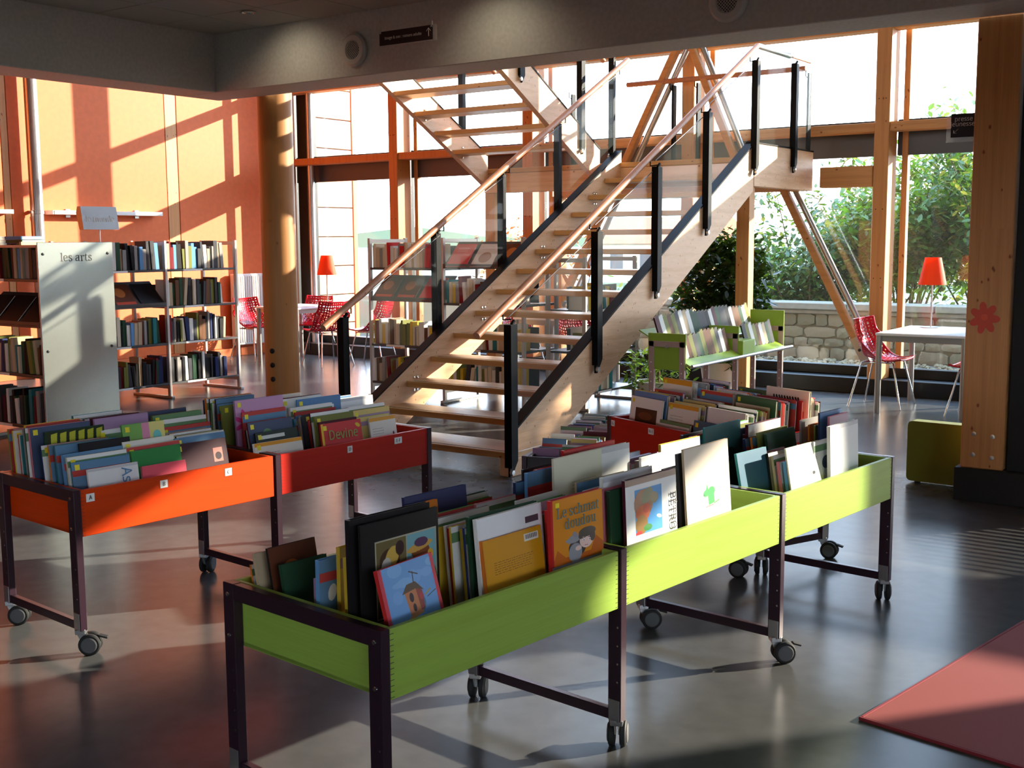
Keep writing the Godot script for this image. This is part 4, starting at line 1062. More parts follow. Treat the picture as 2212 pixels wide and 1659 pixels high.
# open metal bookcase, double sided; local x along, z out of the front
func bookcase(label: String, at: Vector3, turn: float, bays: int, bay: float, depth: float, levels: Array, height: float, slant := []) -> Node3D:
	var o := thing("bookcase", label, "bookcase", at, turn, "grey metal bookcases")
	for i in bays + 1:
		var x := i * bay
		var u := part("upright", fin(bb(S(), Vector3(x - 0.015, 0, 0), Vector3(x + 0.015, height, -0.04), 0.003)), M.shelf_grey, o)
		part("rear_post", fin(bb(S(), Vector3(x - 0.015, 0, -depth), Vector3(x + 0.015, height, -depth + 0.04), 0.003)), M.shelf_grey, u)
		for h in [0.12, height - 0.03]:
			part("tie", fin(bb(S(), Vector3(x - 0.012, h - 0.02, -0.04), Vector3(x + 0.012, h + 0.02, -depth + 0.04))), M.shelf_grey, u)
		part("foot", fin(bb(S(), Vector3(x - 0.02, 0.0, 0.03), Vector3(x + 0.02, 0.025, -depth - 0.03), 0.003)), M.shelf_grey, u)
	for i in bays:
		for k in levels.size():
			var h: float = levels[k]
			var a := i * bay + 0.016
			var b := (i + 1) * bay - 0.016
			if [i, k] in slant:
				var s := part("slanted_shelf", fin(bx(S(), Vector3((a + b) * 0.5, h + 0.14, -0.14), Vector3(b - a, 0.008, 0.34), 0.0, Basis(Vector3.RIGHT, 0.75))), M.shelf_dark, o)
				part("lip", fin(bb(S(), Vector3(a, h + 0.0, -0.005), Vector3(b, h + 0.045, 0.003))), M.shelf_dark, s)
			else:
				var s := part("shelf", fin(bb(S(), Vector3(a, h - 0.022, 0.0), Vector3(b, h, -depth * 0.47), 0.002)), M.shelf_dark, o)
				part("label_strip", fin(bb(S(), Vector3(a + 0.2, h - 0.021, 0.0), Vector3(a + 0.45, h - 0.001, 0.002))), M.white_paint, s)
				part("shelf", fin(bb(S(), Vector3(a, h - 0.022, -depth * 0.53), Vector3(b, h, -depth), 0.002)), M.shelf_dark, o)
			part("back_panel", fin(bb(S(), Vector3(a, h + 0.01, -depth * 0.5 + 0.004), Vector3(b, h + 0.22, -depth * 0.5 - 0.004))), M.shelf_dark, o)
	return o

func flat_book(o: Node3D, at: Vector3, bas: Basis, w: float, h: float, art: String, col: String, label: String, group: String) -> void:
	var f := Node3D.new()
	f.transform = o.transform * Transform3D(bas, at)
	pbook(f, 0, 0, 0, 0.008, h, w, 0, 0, col, label, group, art, false, "magazine")
	f.free()

func shelves() -> void:
	var lv := [0.165, 0.58, 0.955, 1.335]
	# bookcase before the orange wall, faces +x
	var s1 := bookcase("open grey metal bookcase packed with books before the orange wall", Vector3(-9.84, 0, -6.8), PI / 2, 2, 0.935, 0.58, lv, 1.63, [[0, 2]])
	var rn := ["bottom", "second", "third", "top"]
	for b in 2:
		for k in 4:
			if b == 0 and k == 2: continue
			row(Vector3(-9.85, lv[k], -6.82 - b * 0.935), Vector3(0, 0, -1), Vector3(1, 0, 0), 0.9, 0.3, "the %s row, %s bay, orange wall bookcase" % [rn[k], ["near", "far"][b]], "books in the bookcase by the orange wall", Vector2(0.02, 0.05), SPINE, 0.86 if b == 1 else 0.98)
	for k in 3:
		flat_book(s1, Vector3(0.16 + k * 0.3, lv[2] + 0.015, 0.002), Basis(Vector3.RIGHT, -0.75) * Basis(Vector3.UP, -PI / 2), 0.26, 0.3, "magazine_brown" if k == 1 else "", "black", "%s dark magazine on the slanted shelf by the orange wall" % ORD[k], "magazines on slanted shelves")
	# sign on a stem above it
	var sg := thing("shelf_sign", "grey bent metal sign reading le monde on a thin stem", "sign", Vector3(-9.86, 1.6, -6.98))
	part("stem", fin(tube(S(), [Vector3(0, 0, 0), Vector3(0, 0.16, 0)], 0.006, 8)), M.steel, sg)
	var sp := PackedVector2Array([Vector2(-0.03, 0.14), Vector2(0.035, 0.14), Vector2(-0.0, 0.36), Vector2(-0.05, 0.36), Vector2(-0.075, 0.3)])
	part("plate", fin(prism(S(), sp, Vector3(0, 0, 0.2), Vector3.RIGHT, Vector3.UP, Vector3(0, 0, -0.4))), M.sign_metal, sg)
	text("le monde", 0.075, M.letters_white, sg, Transform3D(facing(Vector3(1, 0.16, 0)), Vector3(0.021, 0.24, 0)), true)
	# nearer bookcase on the left, faces +z, with its frosted end panel
	var s2 := bookcase("grey bookcase whose end carries the tall frosted panel", Vector3(-10.1, 0, -5.25), 0.0, 2, 0.94, 0.62, lv, 1.6, [[1, 2]])
	for k in 4:
		if k != 2: row(Vector3(-9.14, lv[k], -5.26), Vector3.RIGHT, Vector3.BACK, 0.9, 0.3, "the %s row, frosted panel bookcase" % rn[k], "books in the bookcase behind the frosted panel", Vector2(0.022, 0.05))
	for k in 3:
		flat_book(s2, Vector3(1.1 + k * 0.3, lv[2] + 0.015, 0.002), Basis(Vector3.RIGHT, -0.75) * Basis(Vector3.UP, -PI / 2), 0.26, 0.3, "", "black", "%s black magazine on the slanted shelf behind the frosted panel" % ORD[k], "magazines on slanted shelves")
	var lied := ["navy blue", "dark green", "sky blue", "white", "grey", "white"]
	for k in 6:
		var b := MeshInstance3D.new()
		b.name = numbered("book")
		b.mesh = book_unit
		b.set_surface_override_material(0, M["bk_" + lied[k]])
		b.set_surface_override_material(1, M.paper_shelf)
		b.transform = Transform3D(Basis(Vector3.UP, -0.1 + k * 0.04) * Basis(Vector3.BACK, PI / 2) * Basis.from_scale(Vector3(0.026, 0.24, 0.2)), Vector3(-8.5 - (k / 3) * 0.36, 1.602 + (k % 3) * 0.027, -5.4))
		add_child(b, true)
		tag(b, "%s book lying %s in a pile on the frosted panel bookcase" % [lied[k], ["lowest", "in the middle", "topmost"][k % 3]], "book", "books lying on the bookcase behind the frosted panel")
	part("top_board", fin(bb(S(), Vector3(0, 1.58, 0), Vector3(1.88, 1.6, -0.62))), M.shelf_grey, s2)
	var pn := part("end_panel", fin(bb(S(), Vector3(-8.2, 0.06, -5.235), Vector3(-8.188, 1.62, -5.91), 0.003)), M.frosted, self)
	tag(pn, "tall frosted metal panel reading les arts on the bookcase end", "panel")
	for z in [-5.28, -5.86]:
		for h in [1.53, 0.775]: part("screw", fin(lathe(S(), [[0.012, 0], [0.01, 0.006], [0, 0.008]], 10)), M.dark_frame, pn, Transform3D(Basis(Vector3.FORWARD, PI / 2), Vector3(-8.188, h, z)))
	text("les arts", 0.085, M.letters_dark, pn, Transform3D(facing(Vector3.RIGHT), Vector3(-8.187, 1.5, -5.57)), true)
	# bookcase behind the stairs, faces +z
	var s3 := bookcase("grey bookcase with paperbacks standing behind the stairs", Vector3(-8.2, 0, -9.0), 0.0, 2, 0.965, 0.6, [0.165, 0.555, 1.0, 1.34], 1.64, [[0, 2], [1, 3]])
	var l3 := [0.165, 0.555, 1.0, 1.34]
	var pale := ["white", "cream", "cream", "white", "grey", "beige", "dark red", "yellow", "white", "brown", "dark grey", "olive green", "teal"]
	for b in 2:
		for k in 4:
			if [b, k] in [[0, 2], [1, 3]]: continue
			row(Vector3(-8.18 + b * 0.965, l3[k], -9.01), Vector3.RIGHT, Vector3.BACK, 0.92, 0.27, "the %s row, %s bay, bookcase by the stairs" % [rn[k], ["first", "second"][b]], "books in the bookcase behind the stairs", Vector2(0.022, 0.05), pale if k != 3 else ["cream", "white", "beige", "cream", "white", "grey", "bright red"])
	for b in 2:
		for k in 3:
			flat_book(s3, Vector3(0.17 + b * 0.965 + k * 0.3, [1.0, 1.34][b] + 0.015, 0.002), Basis(Vector3.RIGHT, -0.75) * Basis(Vector3.UP, -PI / 2), 0.25, 0.3, [["magazine_brown", "magazine_brown", "magazine_red"], ["magazine_red", "magazine_grey", "magazine_brown"]][b][k], ["brown", "bright red"][b], "%s magazine on the %s slanted shelf behind the stairs" % [ORD[k], ["lower", "upper"][b]], "magazines on slanted shelves")
	# shelf seen end-on behind the stairs
	var s4 := bookcase("short grey bookcase seen end on through the stair treads", Vector3(-5.75, 0, -9.3), PI / 2, 1, 0.95, 0.45, [0.165, 0.555, 0.95], 1.45)
	for k in 3: row(Vector3(-5.76, [0.165, 0.555, 0.95][k], -9.33), Vector3(0, 0, -1), Vector3.RIGHT, 0.9, 0.26, "the %s row, short bookcase behind the treads" % rn[k], "books in the short bookcase", Vector2(0.03, 0.06), pale, 0.6)
	# green display trolley
	var d := thing("display_trolley", "green and lilac display trolley with slanted shelves of magazines", "trolley", Vector3(-4.17, 0, -7.9))
	for z in [0.0, -0.95, -1.9]:
		var hi := 0.84 if z == 0.0 else 0.84
		for x in [-0.15, 0.11]:
			var lg := part("leg", fin(bb(S(), Vector3(x, 0.04, z), Vector3(x + 0.045, hi, z - 0.03), 0.003)), M.lilac_steel, d)
			for h in 8: part("hole", fin(lathe(S(), [[0.005, 0], [0.005, 0.001], [0, 0.001]], 8)), M.card_white, lg, Transform3D(Basis(Vector3.RIGHT, PI / 2), Vector3(x + 0.022, 0.15 + h * 0.075, z + 0.001)))
		part("top_bar", fin(bb(S(), Vector3(-0.15, hi - 0.045, z), Vector3(0.155, hi, z - 0.03), 0.003)), M.lilac_steel, d)
		part("end_board", fin(bb(S(), Vector3(-0.16, 0.62, z - 0.008), Vector3(0.16, 0.9 + (0.08 if z < -1.0 else 0.0), z - 0.024), 0.003)), M.display_green, d)
	var dz := -0.95
	for s in [[0.09, 0.68, 0.0], [-0.13, 0.82, 0.0]]:
		var sf := part("slanted_shelf", fin(bx(S(), Vector3(s[0], s[1] + 0.03, dz), Vector3(0.27, 0.01, 1.86), 0.002, Basis(Vector3.BACK, -0.5))), M.display_green, d)
		part("lip", fin(tube(S(), [Vector3(s[0] + 0.14, s[1] - 0.02, 0.02), Vector3(s[0] + 0.14, s[1] - 0.02, -1.94)], 0.013, 8)), M.steel, sf)
	part("divider", fin(bb(S(), Vector3(0.0, 0.66, -0.96), Vector3(0.2, 0.78, -1.2), 0.003)), M.display_green, d)
	for k in 52:
		var lower := k % 2 == 0
		var zz := -0.14 - (k / 2) * 0.066
		if lower and zz < -0.9 and zz > -1.24: continue
		var cc: String = ["brown", "dark grey", "olive green", "white", "dark green", "brown", "maroon", "white", "black", "beige", "dark grey"][rng.randi() % 11]
		var mg := pbook(d, (0.11 if lower else -0.11), zz, (0.70 if lower else 0.84), 0.014, 0.2 if (k / 10) % 2 == 0 else 0.22, 0.062, 0.1, 0.0, cc, "%s magazine, %s along the %s shelf of the green display trolley" % [cc, ORD[k / 2], "lower" if lower else "upper"], "magazines on the green display trolley", "", false, "magazine")
		mg.transform.basis = mg.transform.basis * Basis(Vector3.RIGHT, 0.4)

# ---------------------------------------------------------------- tables, chairs, lamps
var chair_shell: ArrayMesh
func shell_point(s: float, t: float, off: float) -> Vector3:
	var z: float
	var y: float
	if s < 0.5:
		var k := s / 0.5
		z = lerpf(0.23, -0.14, k)
		y = 0.455 - 0.03 * sin(k * PI) + 0.015 * k
	else:
		var k := (s - 0.5) / 0.5
		z = -0.14 - 0.09 * sin(k * PI * 0.5) - 0.05 * k
		y = 0.47 + 0.36 * pow(k, 1.2) - 0.0
	var arm := exp(-pow((s - 0.55) / 0.2, 2))
	var w := 0.225 + 0.04 * arm - 0.03 * maxf(0.0, s - 0.8) * 5.0 * 0.4
	var e := pow(absf(t), 3.0)
	y += e * 0.15 * arm + e * 0.015
	z += e * 0.10 * smoothstep(0.45, 0.75, s)
	return Vector3(t * w, y, z + off * (0.2 + 0.8 * smoothstep(0.4, 0.6, s))) + Vector3(0, off * (1.0 - smoothstep(0.4, 0.6, s)), 0)

func make_chair_shell() -> void:
	var st := S()
	var nu := 22
	var nv := 15
	var r2 := RandomNumberGenerator.new()
	r2.seed = 5
	var jit := {}
	var node := func(i: int, j: int) -> Vector2:
		var key := Vector2i(i, j)
		if not jit.has(key):
			var edge := i <= 0 or i >= nu or j <= 0 or j >= nv
			jit[key] = Vector2(0, 0) if edge else Vector2(r2.randf_range(-0.3, 0.3), r2.randf_range(-0.3, 0.3))
		return Vector2((i + jit[key].x) / nu, (j + jit[key].y) / nv * 2.0 - 1.0)
	var th := 0.007
	for i in nu:
		for j in nv:
			var q := [node.call(i, j), node.call(i + 1, j), node.call(i + 1, j + 1), node.call(i, j + 1)]
			var m: Vector2 = (q[0] + q[1] + q[2] + q[3]) * 0.25
			var open := 0.6 if not (i == 0 or i == nu - 1 or j == 0 or j == nv - 1) else 0.35
			if i > 3 and i < 9 and j > 2 and j < nv - 3: open = 0.42
			var outer := []
			var inner := []
			for k in 4:
				outer.append(q[k])
				outer.append((q[k] + q[(k + 1) % 4]) * 0.5)
			for k in 8:
				var f := open * (0.82 if k % 2 == 0 else 1.0)
				inner.append(m + (outer[k] - m) * f)
			for k in 8:
				var a: Vector2 = outer[k]
				var b: Vector2 = outer[(k + 1) % 8]
				var c: Vector2 = inner[(k + 1) % 8]
				var d: Vector2 = inner[k]
				var up := Vector3(0, 1, 1.2)
				var P := func(v: Vector2, o: float) -> Vector3: return shell_point(v.x, v.y, o)
				var A: Vector3 = P.call(a, th)
				quad(st, A, P.call(b, th), P.call(c, th), P.call(d, th), A - up)
				quad(st, P.call(a, 0.0), P.call(b, 0.0), P.call(c, 0.0), P.call(d, 0.0), A + up)
				quad(st, P.call(d, 0.0), P.call(c, 0.0), P.call(c, th), P.call(d, th), (P.call(a, 0.0) + P.call(b, 0.0)) * 0.5)
	# rim
	var rim := []
	for k in 33: rim.append(shell_point(0.0, -1.0 + k / 16.0, 0.003))
	for k in range(1, 33): rim.append(shell_point(k / 32.0, 1.0, 0.003))
	for k in range(1, 33): rim.append(shell_point(1.0, 1.0 - k / 16.0, 0.003))
	for k in range(1, 33): rim.append(shell_point(1.0 - k / 32.0, -1.0, 0.003))
	tube(st, rim, 0.009, 6)
	chair_shell = fin(st)

func chair(at: Vector3, turn: float, label: String) -> void:
	var o := thing("shell_chair", label, "chair", at, turn, "red openwork shell chairs")
	part("shell", chair_shell, M.shell_red, o)
	for sx in [-1.0, 1.0]:
		for sz in [-1.0, 1.0]:
			part("leg", fin(tube(S(), [Vector3(sx * 0.12, 0.44, sz * 0.1), Vector3(sx * 0.17, 0.425, sz * 0.15), Vector3(sx * 0.245, 0.0, sz * 0.25)], 0.009, 8)), M.chrome, o)
	part("under_frame", fin(tube(S(), [Vector3(-0.15, 0.43, 0.13), Vector3(-0.15, 0.43, -0.13), Vector3(0.15, 0.43, -0.13), Vector3(0.15, 0.43, 0.13)], 0.009, 8)), M.chrome, o)

func table(at: Vector3, size: Vector2, label: String) -> void:
	var o := thing("reading_table", label, "table", at, 0.0, "white reading tables")
	part("table_top", fin(bb(S(), Vector3(-size.x / 2, 0.72, -size.y / 2), Vector3(size.x / 2, 0.745, size.y / 2), 0.006)), M.table_white, o)
	part("apron", fin(bb(S(), Vector3(-size.x / 2 + 0.04, 0.665, -size.y / 2 + 0.03), Vector3(size.x / 2 - 0.04, 0.72, -size.y / 2 + 0.05))), M.table_leg, o)
	part("apron", fin(bb(S(), Vector3(-size.x / 2 + 0.04, 0.665, size.y / 2 - 0.05), Vector3(size.x / 2 - 0.04, 0.72, size.y / 2 - 0.03))), M.table_leg, o)
	for x in [-1.0, 1.0]:
		part("apron", fin(bb(S(), Vector3(x * (size.x / 2 - 0.05), 0.665, -size.y / 2 + 0.04), Vector3(x * (size.x / 2 - 0.03), 0.72, size.y / 2 - 0.04))), M.table_leg, o)
		for z in [-1.0, 1.0]:
			part("leg", fin(tube(S(), [Vector3(x * (size.x / 2 - 0.03), 0, z * (size.y / 2 - 0.03)), Vector3(x * (size.x / 2 - 0.03), 0.722, z * (size.y / 2 - 0.03))], 0.028, 14)), M.table_leg, o)

func lamp(at: Vector3, label: String) -> void:
	var o := thing("table_lamp", label, "lamp", at, 0.0, "orange table lamps")
	part("base", fin(lathe(S(), [[0.0, 0.0], [0.1, 0.0], [0.1, 0.008], [0.02, 0.014], [0.0, 0.014]], 28)), M.steel, o)
	part("stem", fin(tube(S(), [Vector3(0, 0.01, 0), Vector3(0, 0.56, 0)], 0.008, 10)), M.steel, o)
	part("shade", fin(lathe(S(), [[0.132, 0.415], [0.076, 0.675], [0.073, 0.675], [0.129, 0.415], [0.132, 0.415]], 32)), M.shade_orange, o)
	part("shade_ring", fin(lathe(S(), [[0.02, 0.555], [0.02, 0.56], [0.0, 0.56]], 12)), M.steel, o)

func reading_corner() -> void:
	make_chair_shell()
	table(Vector3(-3.06, 0, -11.2), Vector2(0.82, 1.08), "white table with orange lamp by the window near the square post")
	lamp(Vector3(-3.22, 0.745, -11.55), "orange lamp on the white table near the square post")
	chair(Vector3(-3.56, 0, -11.2), PI / 2, "red openwork chair drawn up beside the window brace")
	chair(Vector3(-2.6, 0, -11.0), -PI / 2, "red openwork chair pushed under the table near the square post")
	table(Vector3(-11.5, 0, -11.2), Vector2(0.78, 0.84), "white table with orange lamp in the corner by the orange wall")
	lamp(Vector3(-11.2, 0.745, -11.45), "orange lamp on the corner table before the glowing facade")
	chair(Vector3(-10.78, 0, -11.0), -PI / 2 - 0.25, "red openwork chair with its back turned, beside the corner table")
	chair(Vector3(-10.35, 0, -11.4), -PI / 2 + 0.3, "red openwork chair between the corner table and the bookcase")
	chair(Vector3(-11.75, 0, -11.72), 0.2, "red openwork chair at the far side of the corner table")
	chair(Vector3(-12.15, 0, -11.0), PI / 2, "red openwork chair between the orange wall and the corner table")
	table(Vector3(-7.15, 0, -11.15), Vector2(0.95, 0.8), "white table standing under the stair landing")
	chair(Vector3(-7.85, 0, -11.2), PI / 2 - 0.3, "red openwork chair by the table under the stair landing")
	chair(Vector3(-6.7, 0, -10.75), PI, "red openwork chair tucked under the landing table")

func leaf_mesh(l: float, w: float) -> ArrayMesh:
	var st := S()
	var pts := [Vector3(0, 0, 0), Vector3(w * 0.5, 0.0, l * 0.35), Vector3(w * 0.4, -0.02 * l, l * 0.7), Vector3(0, -0.08 * l, l), Vector3(-w * 0.4, -0.02 * l, l * 0.7), Vector3(-w * 0.5, 0, l * 0.35)]
	var c := Vector3(0, -0.1 * w, l * 0.5)
	for i in 6: tri(st, pts[i], pts[(i + 1) % 6], c, c - Vector3.UP)
	return fin(st)

func foliage(parent: Node, lm: Mesh, m: Material, spots: Array, n := "foliage") -> void:
	var mm := MultiMesh.new()
	mm.transform_format = MultiMesh.TRANSFORM_3D
	mm.mesh = lm
	mm.instance_count = spots.size()
	for i in spots.size(): mm.set_instance_transform(i, spots[i])
	var o := MultiMeshInstance3D.new()
	o.name = n
	o.multimesh = mm
	o.material_override = m
	o.set_meta("kind", "stuff")
	parent.add_child(o, true)

func rand_xf(p: Vector3, smin: float, smax: float) -> Transform3D:
	var b := Basis.from_euler(Vector3(rng.randf_range(-0.9, 0.9), rng.randf() * TAU, rng.randf_range(-0.6, 0.6)))
	return Transform3D(b.scaled(Vector3.ONE * rng.randf_range(smin, smax)), p)

func plants() -> void:
	var o := thing("ficus_tree", "big dark leafy ficus under the stair landing", "plant", Vector3(-5.15, 0, -10.95))
	part("pot", fin(lathe(S(), [[0.0, 0.0], [0.16, 0.0], [0.21, 0.36], [0.19, 0.36], [0.18, 0.32], [0.0, 0.32]], 24)), M.pot_white, o)
	part("soil", fin(lathe(S(), [[0.185, 0.315], [0.185, 0.325], [0.0, 0.33]], 20)), M.soil, o)
	var st := S()
	tube(st, [Vector3(0, 0.3, 0), Vector3(0.03, 0.8, 0.02), Vector3(-0.02, 1.3, 0)], 0.025, 8, 0.012)
	for k in 9:
		var a := k * 2.4
		tube(st, [Vector3(0.02, 0.55 + k * 0.08, 0), Vector3(cos(a) * 0.25, 0.85 + k * 0.09, sin(a) * 0.25), Vector3(cos(a) * 0.4, 1.0 + k * 0.09, sin(a) * 0.38)], 0.01, 5, 0.004)
	part("trunk", fin(st), M.bark, o)
	var sp := []
	while sp.size() < 3600:
		var p := Vector3(rng.randf_range(-0.52, 0.5), rng.randf_range(0.3, 1.72), rng.randf_range(-0.42, 0.42))
		var q := Vector3(p.x / 0.5, (p.y - 1.02) / 0.72, p.z / 0.42)
		if q.length() < 1.0 + 0.12 * sin(p.x * 20.0 + p.y * 13.0): sp.append(rand_xf(p, 0.7, 1.2))
	foliage(o, leaf_mesh(0.11, 0.055), M.leaf_dark, sp)
	o = thing("potted_plant", "trailing green plant in a white pot beside the stair side board", "plant", Vector3(-5.15, 0, -9.6))
	part("pot", fin(lathe(S(), [[0.0, 0.0], [0.15, 0.0], [0.2, 0.3], [0.18, 0.3], [0.17, 0.26], [0.0, 0.26]], 24)), M.pot_white, o)
	sp = []
	for k in 420:
		var a := rng.randf() * TAU
		var r := sqrt(rng.randf()) * 0.34
		sp.append(rand_xf(Vector3(cos(a) * r, 0.32 + rng.randf_range(-0.1, 0.3) * (1.1 - r), sin(a) * r), 0.7, 1.2))
	part("stems", fin(tube(S(), [Vector3(0, 0.25, 0), Vector3(0.02, 0.5, 0.01)], 0.02, 7, 0.01)), M.bark, o)
	foliage(o, leaf_mesh(0.09, 0.03), M.leaf1, sp)
	# bird-of-paradise stems on the landing table
	o = thing("flower_vase", "vase with two tall red leaf stems on the table under the landing", "vase", Vector3(-6.95, 0.745, -11.1))
	part("vase", fin(lathe(S(), [[0.0, 0.0], [0.035, 0.0], [0.045, 0.1], [0.025, 0.17], [0.022, 0.17], [0.03, 0.1], [0.0, 0.02]], 16)), M.dark_frame, o)
	for k in 2:
		var e := Vector3([-0.12, 0.14][k], [0.34, 0.44][k], 0.02)
		var s := part("stem", fin(tube(S(), [Vector3(0, 0.15, 0), e * 0.6, e], 0.004, 6)), M.leaf_dark, o)
		part("leaf", leaf_mesh(0.2, 0.055), M.leaf_autumn, s, Transform3D(Basis(Vector3.BACK, 0.3 - k * 0.5) * Basis(Vector3.RIGHT, -1.2), e))

func speaker(at: Vector3, label: String) -> void:
	var o := thing("wall_speaker", label, "speaker", at, 0.0, "round speakers on the fascia")
	var up := Basis(Vector3.RIGHT, PI / 2)
	part("housing", fin(lathe(S(), [[0.13, 0.0], [0.128, 0.018], [0.112, 0.03], [0.075, 0.03], [0.07, 0.022], [0.0, 0.022]], 36, Vector3.ZERO, up)), M.speaker, o)
	part("cone", fin(lathe(S(), [[0.066, 0.0225], [0.066, 0.0235], [0.0, 0.0235]], 24, Vector3.ZERO, up)), M.speaker_dark, o)
	var st := S()
	for k in range(-4, 5):
		var l := sqrt(0.068 * 0.068 - pow(k * 0.0145, 2))
		bar(st, Vector3(-l, k * 0.0145, 0.026).rotated(Vector3.BACK, 0.785), Vector3(l, k * 0.0145, 0.026).rotated(Vector3.BACK, 0.785), 0.004, 0.004)
		bar(st, Vector3(-l, k * 0.0145, 0.026).rotated(Vector3.BACK, -0.785), Vector3(l, k * 0.0145, 0.026).rotated(Vector3.BACK, -0.785), 0.004, 0.004)
	part("grille", fin(st), M.speaker, o)

func downlight(at: Vector3, label: String) -> void:
	var o := thing("downlight", label, "lamp", at, 0.0, "ceiling downlights")
	part("ring", fin(lathe(S(), [[0.062, 0.0], [0.066, -0.006], [0.05, -0.008], [0.045, 0.0], [0.04, 0.02]], 24)), M.chrome, o)
	part("glowing_lens", fin(lathe(S(), [[0.0, 0.004], [0.036, 0.004], [0.036, 0.006], [0.0, 0.006]], 20)), M.lamp_glow, o)
	var l := SpotLight3D.new()
	l.name = "lamp_light"
	l.light_color = srgb(255, 240, 206)
	l.light_energy = 0.22
	l.spot_angle = 62
	l.spot_range = 12
	l.spot_attenuation = 2
	l.light_size = 0.03
	l.shadow_enabled = true
	l.position = Vector3(0, -0.02, 0)
	o.add_child(l)
	l.look_at_from_position(o.position + Vector3(0, -0.02, 0), o.position + Vector3(0, -1.0, -0.7), Vector3.FORWARD)

func fittings() -> void:
	speaker(Vector3(-6.43, 3.1, -6.945), "round speaker left of the dark hanging direction sign")
	speaker(Vector3(-3.25, 3.09, -6.945), "round speaker at the top edge above the stair rail")
	downlight(Vector3(-7.05, 3.383, -6.42), "recessed ceiling spotlight before the fascia corner")
	downlight(Vector3(-5.0, 3.383, -6.42), "recessed ceiling spotlight above the hanging sign")
	# hanging sign
	var o := thing("hanging_sign", "long dark sign hanging on two wires with an upward arrow", "sign", Vector3(-5.6, 3.03, -6.6))
	part("board", fin(bb(S(), Vector3(-0.26, 0.0, -0.002), Vector3(0.24, 0.1, 0.002))), M.sign_dark, o)
	part("backing", fin(bb(S(), Vector3(-0.25, -0.008, -0.008), Vector3(0.275, 0.102, -0.003), 0.002)), M.acrylic, o)
	text("image & son : romans adulte", 0.027, M.letters_white, o, Transform3D(Basis(), Vector3(-0.035, 0.05, 0.003)))
	var st := S()
	bar(st, Vector3(0.205, 0.025, 0.003), Vector3(0.205, 0.082, 0.003), 0.006, 0.001)
	bar(st, Vector3(0.185, 0.06, 0.003), Vector3(0.205, 0.082, 0.003), 0.006, 0.001)
	bar(st, Vector3(0.225, 0.06, 0.003), Vector3(0.205, 0.082, 0.003), 0.006, 0.001)
	part("arrow", fin(st), M.letters_white, o)
	for x in [-0.25, 0.23]:
		part("wire", fin(tube(S(), [Vector3(x, 0.1, 0), Vector3(x, 0.355, 0)], 0.0022, 6)), M.steel, o)
		part("clip", fin(bb(S(), Vector3(x - 0.008, 0.085, -0.009), Vector3(x + 0.008, 0.13, 0.005), 0.002)), M.steel, o)
	# small sign by the post
	o = thing("hanging_sign", "small dark square sign reading presse jeunesse beside the square post", "sign", Vector3(-1.925, 2.215, -7.42))
	part("board", fin(bb(S(), Vector3(-0.068, 0.0, 0.0), Vector3(0.068, 0.14, 0.003))), M.sign_dark, o)
	part("backing", fin(bb(S(), Vector3(-0.095, -0.028, -0.006), Vector3(0.078, 0.13, -0.001), 0.002)), M.acrylic, o)
	text("presse", 0.036, M.letters_white, o, Transform3D(Basis(), Vector3(0.005, 0.108, 0.004)))
	text("jeunesse", 0.036, M.letters_white, o, Transform3D(Basis(), Vector3(0.0, 0.078, 0.004)))
	st = S()
	bar(st, Vector3(-0.025, 0.05, 0.004), Vector3(-0.05, 0.025, 0.004), 0.005, 0.001)
	bar(st, Vector3(-0.05, 0.025, 0.004), Vector3(-0.05, 0.042, 0.004), 0.005, 0.001)
	bar(st, Vector3(-0.05, 0.025, 0.004), Vector3(-0.033, 0.025, 0.004), 0.005, 0.001)
	part("arrow", fin(st), M.letters_white, o)
	part("bracket", fin(bb(S(), Vector3(0.06, 0.06, -0.012), Vector3(0.08, 0.1, -0.004))), M.dark_frame, o)
	# wall lamps
	for k in 2:
		o = thing("wall_lamp", ["long white wall lamp above the bookcase on the orange wall", "long white wall lamp cut by the edge of the view"][k], "lamp", Vector3(XW, 1.97, -9.08 + k * 2.1), 0.0, "long wall lamps")
		part("housing", fin(bb(S(), Vector3(0.0, -0.02, -0.8), Vector3(0.16, 0.03, 0.8), 0.004)), M.white_paint, o)
		part("cover", fin(bb(S(), Vector3(0.16, -0.018, -0.78), Vector3(0.168, 0.028, 0.78), 0.003)), M.card_white, o)
		for z in [-0.5, 0.5]: part("wall_bracket", fin(bb(S(), Vector3(0.0, -0.05, z - 0.03), Vector3(0.02, 0.05, z + 0.03))), M.steel, o)
	# pipe
	o = thing("steel_pipe", "shiny vertical steel duct on the orange wall", "pipe", Vector3(XW + 0.15, 0, -8.08))
	part("duct", fin(lathe(S(), [[0.075, 0.0], [0.075, 1.95], [0.082, 1.955], [0.082, 1.99], [0.075, 1.995], [0.075, 6.6]], 24)), M.steel, o)
	for h in [1.0, 1.98, 4.0]: part("clamp", fin(bb(S(), Vector3(-0.148, h - 0.015, -0.02), Vector3(-0.07, h + 0.015, 0.02))), M.steel, o)
	# radiator
	o = thing("radiator", "white ribbed radiator on the orange wall", "radiator", Vector3(XW, 0.16, -11.35))
	part("body", fin(bb(S(), Vector3(0.04, 0, -0.28), Vector3(0.12, 1.0, 0.28), 0.01)), M.white_paint, o)
	for k in 14: part("rib", fin(bb(S(), Vector3(0.12, 0.03, -0.265 + k * 0.04), Vector3(0.13, 0.97, -0.245 + k * 0.04), 0.004)), M.white_paint, o)
	part("wall_bracket", fin(bb(S(), Vector3(0.002, 0.4, -0.1), Vector3(0.05, 0.6, 0.1))), M.white_paint, o)
	# rug
	o = thing("rug", "flat red rug lying at the corner of the floor", "rug", Vector3(-1.233, 0, -3.74), -deg_to_rad(9.5))
